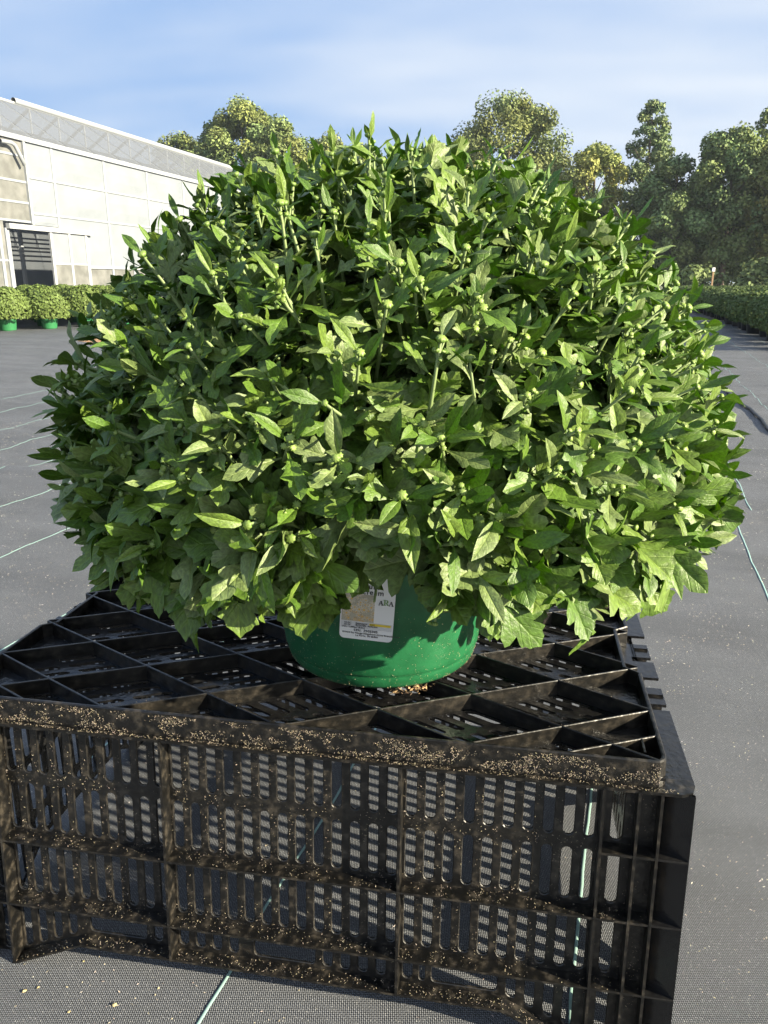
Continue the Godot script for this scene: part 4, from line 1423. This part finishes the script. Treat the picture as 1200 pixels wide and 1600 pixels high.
func make_chrysanthemum():
	var r := RandomNumberGenerator.new()
	r.seed = 4242
	var plant := thing("chrysanthemum", "big rounded chrysanthemum bush in bud growing from the green pot", "plant", POT + Vector3(0.006, 0.19, -0.01))
	var origin := plant.position
	var tints := [Color(0.140, 0.255, 0.032), Color(0.185, 0.300, 0.050), Color(0.112, 0.222, 0.034), Color(0.220, 0.310, 0.105)]
	var lob := []
	var mid := []
	var lan := []
	for v in 6:
		for c in 4:
			lob.append(leaf_mesh(LOBED, 500 + v, tints[c], r.randf_range(0.95, 1.3), r.randf_range(-0.1, 0.55), r.randf_range(0.05, 0.7), r.randf_range(0.15, 0.6)))
	for v in 5:
		for c in 4:
			mid.append(leaf_mesh(TRIFID, 520 + v, tints[c], r.randf_range(0.85, 1.25), r.randf_range(-0.25, 0.5), r.randf_range(0.1, 0.8), r.randf_range(0.1, 0.5)))
	for v in 5:
		for c in 4:
			lan.append(leaf_mesh(LANCE, 540 + v, tints[c], r.randf_range(0.75, 1.1), r.randf_range(-0.35, 0.45), r.randf_range(0.3, 1.2), r.randf_range(0.0, 0.4)))
	var buds := [bud_mesh(1)]
	var leaves := []          # [mesh, transform, score]
	var bud_list := []        # [mesh, transform, score]
	var stems := []           # [points, radii, score]
	var C := Vector3(0.012, 0.714, -1.030) - origin
	var root := Vector3(0, 0.0, 0)
	var to_eye := EYE - origin
	var R := 0.412
	var N := 860
	var put_leaf := func(mesh: Mesh, base: Vector3, dir: Vector3, up: Vector3, size: float, bonus: float):
		var y := dir.normalized()
		# the lowest leaves rise from the pot's rim outwards and hang only here and there
		var end := base + y * size
		var hr := Vector2(end.x, end.z).length()
		var lim := 0.552 + maxf(0.0, hr - 0.2) * 0.36 - 0.035 * smoothstep(0.3, 0.9, absf(end.x) / maxf(hr, 0.01)) - origin.y - (0.012 if bonus > 1.5 else 0.0)
		# bare patch over the tag
		for f in [0.0, 0.5, 1.0]:
			var q: Vector3 = base.lerp(end, f)
			if q.z > 0.09 and q.x > -0.046 and q.x < 0.034 and q.y + origin.y < 0.568 + maxf(0.0, q.z - 0.15) * 0.39: return
		if end.y < lim and r.randf() > 0.08: base.y += (lim - end.y) * r.randf_range(0.8, 1.25)
		var x := y.cross(up)
		if x.length() < 0.02: x = y.cross(Vector3(0.3, 0.8, 0.5))
		x = x.normalized()
		var z := x.cross(y)
		var xf := Transform3D(Basis(x * size, y * size, z * size), base)
		var ctr := base + y * size * 0.5
		var face := absf(z.dot((to_eye - ctr).normalized()))
		var front := (ctr - C).normalized().dot((to_eye - C).normalized())
		var out := (ctr - C).length() / R
		var score := size * size * (0.35 + face) * smoothstep(-0.1, 0.5, front) * smoothstep(0.8, 1.0, out) * bonus / (to_eye - ctr).length_squared()
		leaves.append([mesh, xf, score])
	for k in N:
		var yy := 1.0 - 1.58 * (k + 0.5) / N
		var az := k * 2.39996323 + r.randf_range(-0.2, 0.2)
		var rr := sqrt(1.0 - yy * yy)
		var d := Vector3(cos(az) * rr, yy + r.randf_range(-0.03, 0.03), sin(az) * rr).normalized()
		var lump := 1.0 + 0.06 * noise.get_noise_3d(d.x * 2.5 + 7.0, d.y * 2.5, d.z * 2.5) + r.randf_range(-0.055, 0.012)
		var tip := C + Vector3(d.x * R, d.y * (0.350 if d.y > 0.0 else 0.25), d.z * R) * lump
		if tip.y + origin.y < 0.58 + maxf(0.0, tip.z - 0.15) * 0.39 and tip.z > 0.05 and absf(tip.x + 0.014) < 0.06: continue
		# shoots turn up towards the light
		var axis := (d + Vector3.UP * lerpf(-0.05, 0.38, smoothstep(-0.5, 0.1, d.y)) + Vector3(r.randfn(), r.randfn() * 0.7, r.randfn()) * 0.20).normalized()
		var back := tip - axis * 0.17
		var core := root.lerp(back, 0.45) + Vector3.UP * 0.03
		var front := d.dot((to_eye - C).normalized())
		var sp := [core, core.lerp(back, 0.6) + Vector3.UP * 0.01, back + axis * 0.045, back + axis * 0.11, tip]
		stems.append([sp, [0.0032, 0.0027, 0.0023, 0.0019, 0.0014], front])
		# leaves in a spiral up the shoot
		var turn := r.randf() * TAU
		var sx := axis.cross(Vector3(0.2, 0.9, 0.4)).normalized()
		var sy := axis.cross(sx)
		var nl := 13
		for i in nl:
			var s := 0.003 + 0.0105 * i + r.randf_range(-0.003, 0.003)
			turn += 2.39996 + r.randf_range(-0.25, 0.25)
			var rad := sx * cos(turn) + sy * sin(turn)
			var open := deg_to_rad(clampf(28.0 + i * 7.0 + r.randf_range(-12, 16), 15, 96))
			var dir := axis * cos(open) + rad * sin(open)
			var size: float
			var mesh: Mesh
			if i < 2:
				size = r.randf_range(0.028, 0.044)
				mesh = lan[r.randi() % lan.size()]
			elif i < (5 if d.y > -0.1 else 3):
				size = r.randf_range(0.040, 0.060)
				mesh = mid[r.randi() % mid.size()] if r.randf() < 0.85 else lan[r.randi() % lan.size()]
			else:
				size = r.randf_range(0.052, 0.080)
				mesh = lob[r.randi() % lob.size()] if r.randf() < 0.8 else mid[r.randi() % mid.size()]
			size *= lerpf(1.28, 0.82, smoothstep(-0.35, 0.55, d.y))
			dir.y -= size * r.randf_range(0.0, 5.0)
			var base := tip - axis * s + rad * 0.002
			put_leaf.call(mesh, base, dir, (axis * sin(open) - rad * cos(open)) + Vector3.UP * 0.35, size, 1.0)
		# buds on short stalks at the tip
		var nb := 2 + r.randi() % 4
		for b in nb:
			var a := turn + b * 2.1
			var off := (sx * cos(a) + sy * sin(a))
			var tilt := r.randf_range(0.25, 0.6) if b > 0 else 0.1
			var bd := (axis + off * tilt).normalized()
			var start := tip - axis * (0.012 + 0.004 * b if b > 0 else 0.004)
			var ln := r.randf_range(0.007, 0.014) if b > 0 else r.randf_range(0.001, 0.005)
			var e := start + bd * ln
			stems.append([[start, start.lerp(e, 0.5), e], [0.0011, 0.001, 0.001], -9.0])
			var br := r.randf_range(0.0018, 0.0034) if b > 0 else r.randf_range(0.0028, 0.0046)
			var bx := bd.cross(Vector3(0.1, 0.3, 0.9)).normalized()
			bud_list.append([buds[0], Transform3D(Basis(bx * br, bd * br, bx.cross(bd) * br), e - bd * br * 0.2), front + br * 40.0])
	# large lower leaves hanging over the pot
	for k in 230:
		var az := TAU * k / 230.0 + r.randf_range(-0.05, 0.05)
		var lvl := r.randf()
		var d := Vector3(cos(az), 0, sin(az))
		var base := C + d * lerpf(0.22, 0.36, pow(r.randf(), 0.6)) + Vector3.UP * lerpf(-0.115, -0.02, lvl)
		var dir := d + Vector3.DOWN * lerpf(0.8, 0.2, lvl) * r.randf_range(0.4, 1.5) + d.cross(Vector3.UP) * r.randf_range(-0.6, 0.6)
		var up := d * 0.6 + Vector3.UP + Vector3(r.randfn(), 0, r.randfn()) * 0.25
		put_leaf.call(lob[r.randi() % lob.size()], base, dir, up, r.randf_range(0.066, 0.104), 1.6)
		var s0 := root.lerp(base, 0.5)
		stems.append([[s0, s0.lerp(base, 0.6) + Vector3.UP * 0.012, base + dir.normalized() * 0.012], [0.0024, 0.0019, 0.0013], -8.0])
	# older leaves deep inside
	for k in 2600:
		var d := Vector3(r.randfn(), r.randfn() * 0.9 + 0.25, r.randfn()).normalized()
		if d.y < -0.4: continue
		var f := r.randf_range(0.5, 0.84)
		var base := C + Vector3(d.x * R, d.y * 0.38, d.z * R) * f
		put_leaf.call(lob[r.randi() % lob.size()], base, d + Vector3(r.randfn(), r.randfn(), r.randfn()) * 0.6, Vector3.UP + d * 0.5, r.randf_range(0.05, 0.08), 0.0)

	leaves.sort_custom(func(a, b): return a[2] > b[2])
	for i in 300: part("leaf", leaves[i][0], M.leaf, plant, leaves[i][1])
	var rest := SurfaceTool.new()
	rest.begin(Mesh.PRIMITIVE_TRIANGLES)
	for i in range(300, leaves.size()): rest.append_from(leaves[i][0], 0, leaves[i][1])
	part("leaves", rest.commit(), M.leaf, plant).set_meta("kind", "stuff")

	bud_list.sort_custom(func(a, b): return a[2] > b[2])
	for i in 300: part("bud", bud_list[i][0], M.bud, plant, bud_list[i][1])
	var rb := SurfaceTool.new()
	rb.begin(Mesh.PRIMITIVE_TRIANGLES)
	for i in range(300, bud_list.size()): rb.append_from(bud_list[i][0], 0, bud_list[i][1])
	part("buds", rb.commit(), M.bud, plant).set_meta("kind", "stuff")

	stems.sort_custom(func(a, b): return a[2] > b[2])
	var rs := st_new()
	for i in stems.size():
		if i < 300:
			var s := st_new()
			tube(s, stems[i][0], stems[i][1], 6)
			part("stem", done(s), M.stem, plant)
		else:
			tube(rs, stems[i][0], stems[i][1], 5)
	part("stems", done(rs), M.stem, plant).set_meta("kind", "stuff")

# ------------------------------------------------------------------ small things
func make_small_things():
	# black irrigation hose on the path
	var st := st_new()
	var pts := []
	var rad := []
	for p in [[3.06, -7.4], [2.92, -6.65], [2.72, -5.83], [2.60, -5.30], [2.50, -5.0], [2.42, -4.7], [2.44, -4.2], [2.62, -3.7]]:
		pts.append(Vector3(p[0], 0.012 + wrinkle(p[0], p[1]), p[1]))
		rad.append(0.011)
	var cv := Curve3D.new()
	for i in pts.size():
		var a: Vector3 = pts[maxi(i - 1, 0)]
		var b: Vector3 = pts[mini(i + 1, pts.size() - 1)]
		cv.add_point(pts[i], (a - b) * 0.16, (b - a) * 0.16)
	var fine := []
	var fr := []
	for i in 60:
		var p := cv.sample_baked(cv.get_baked_length() * i / 59.0)
		p.y = wrinkle(p.x, p.z) + 0.012
		fine.append(p)
		fr.append(0.011)
	tube(st, fine, fr, 8)
	var h := part("irrigation_hose", done(st), M.hose, self)
	tag(h, "black irrigation hose lying across the grey path", "hose")
	# wooden marker stake with a white top at the end of the rows
	var s := thing("marker_stake", "thin brown wooden stake with a white top at the end of the mum rows", "stake", Vector3(19.3, -0.03, -47.3))
	part("stake", box_mesh(Vector3(-0.045, 0, -0.03), Vector3(0.045, 1.5, 0.03)), M.wood, s)
	part("white_top", box_mesh(Vector3(-0.08, 1.5, -0.05), Vector3(0.08, 1.72, 0.05)), M.white, s)
	# small spill of orange bark on the fabric
	var r := RandomNumberGenerator.new()
	r.seed = 313
	var b := st_new()
	for i in 900:
		var a := r.randf() * TAU
		var q := pow(r.randf(), 0.6)
		var x := cos(a) * q * 0.42
		var z := sin(a) * q * 0.45
		flake(b, Vector3(x, 0.004 + 0.05 * (1.0 - q), z), Vector3(r.randfn() * 0.3, 1, r.randfn() * 0.3).normalized(), r.randf_range(0.02, 0.05), r, Color(0.46, 0.31, 0.17))
	var m := st_new()
	lathe(m, [Vector2(0.40, -0.012), Vector2(0.25, 0.022), Vector2(0.1, 0.045), Vector2(0.0, 0.05)], 18)
	var sp := thing("bark_spill", "small spill of orange bark on the fabric by the potted mums", "bark", Vector3(-4.45, 0.0, -12.6))
	part("mound", done(m), plain(Color(0.34, 0.22, 0.12), 0.9), sp)
	part("chips", done(b), M.bits, sp).set_meta("kind", "stuff")
	# crumbs and grit on the near fabric
	var g := st_new()
	for i in 9000:
		var x := r.randf_range(-1.2, 1.5)
		var z := -0.55 - 1.9 * pow(r.randf(), 1.3)
		if noise.get_noise_2d(x * 4.0, z * 4.0) + r.randf_range(-0.35, 0.4) < 0.02: continue
		var y := 0.007 + wrinkle(x, z)
		flake(g, Vector3(x, y + 0.0008, z), Vector3.UP, r.randf_range(0.0016, 0.0044), r, Color(0.60, 0.53, 0.42))
	for i in 26000:
		var x := r.randf_range(-2.8, -0.45) if i % 2 else r.randf_range(0.4, 2.2)
		var z := r.randf_range(-5.2, -0.6)
		if noise.get_noise_2d(x * 2.5, z * 5.0) + 0.7 * noise.get_noise_2d(x * 11.0, z * 11.0) + r.randf_range(-0.3, 0.3) < 0.05: continue
		var near := seam_side(x, z) > 0.0
		flake(g, Vector3(x, (0.0085 + hem(x, z) if near else 0.0016) + wrinkle(x, z), z), Vector3.UP, r.randf_range(0.0018, 0.0040) * (0.7 - z * 0.5), r, Color(0.70, 0.66, 0.58))
	var gr := part("grit", done(g), M.bits, self)
	tag(gr, "pale grit and dry flakes scattered over the ground fabric", "grit", "", "stuff")
	# yellowish crumbs near the crate foot, each a small lump
	for p in [[-0.415, -0.842], [-0.30, -0.80], [-0.35, -0.775], [-0.46, -0.80], [-0.475, -0.795], [-0.405, -0.765], [-0.41, -0.745], [-0.36, -0.72], [-0.155, -0.832], [-0.44, -0.725]]:
		var q := r.randf_range(0.0016, 0.0034)
		var ls := st_new()
		var top := Vector3(r.randf_range(-0.4, 0.4), 0.7, r.randf_range(-0.4, 0.4)) * q
		var bot := Vector3(0, -0.4, 0) * q
		var rim := []
		for k in 6: rim.append(Vector3(cos(k * TAU / 6.0) * r.randf_range(0.7, 1.5), r.randf_range(-0.2, 0.35), -sin(k * TAU / 6.0) * r.randf_range(0.6, 1.2)) * q)
		for k in 6:
			tri(ls, rim[k], rim[(k + 1) % 6], top)
			tri(ls, rim[(k + 1) % 6], rim[k], bot)
		var o := part("crumb", done(ls), M.crumb, self, Transform3D(Basis(Vector3.UP, r.randf() * 3.0), Vector3(p[0], 0.0075 + wrinkle(p[0], p[1]) + q * 0.35, p[1])))
		tag(o, "tiny yellowish crumb lying on the fabric before the crate", "crumb", "yellow crumbs before the crate")
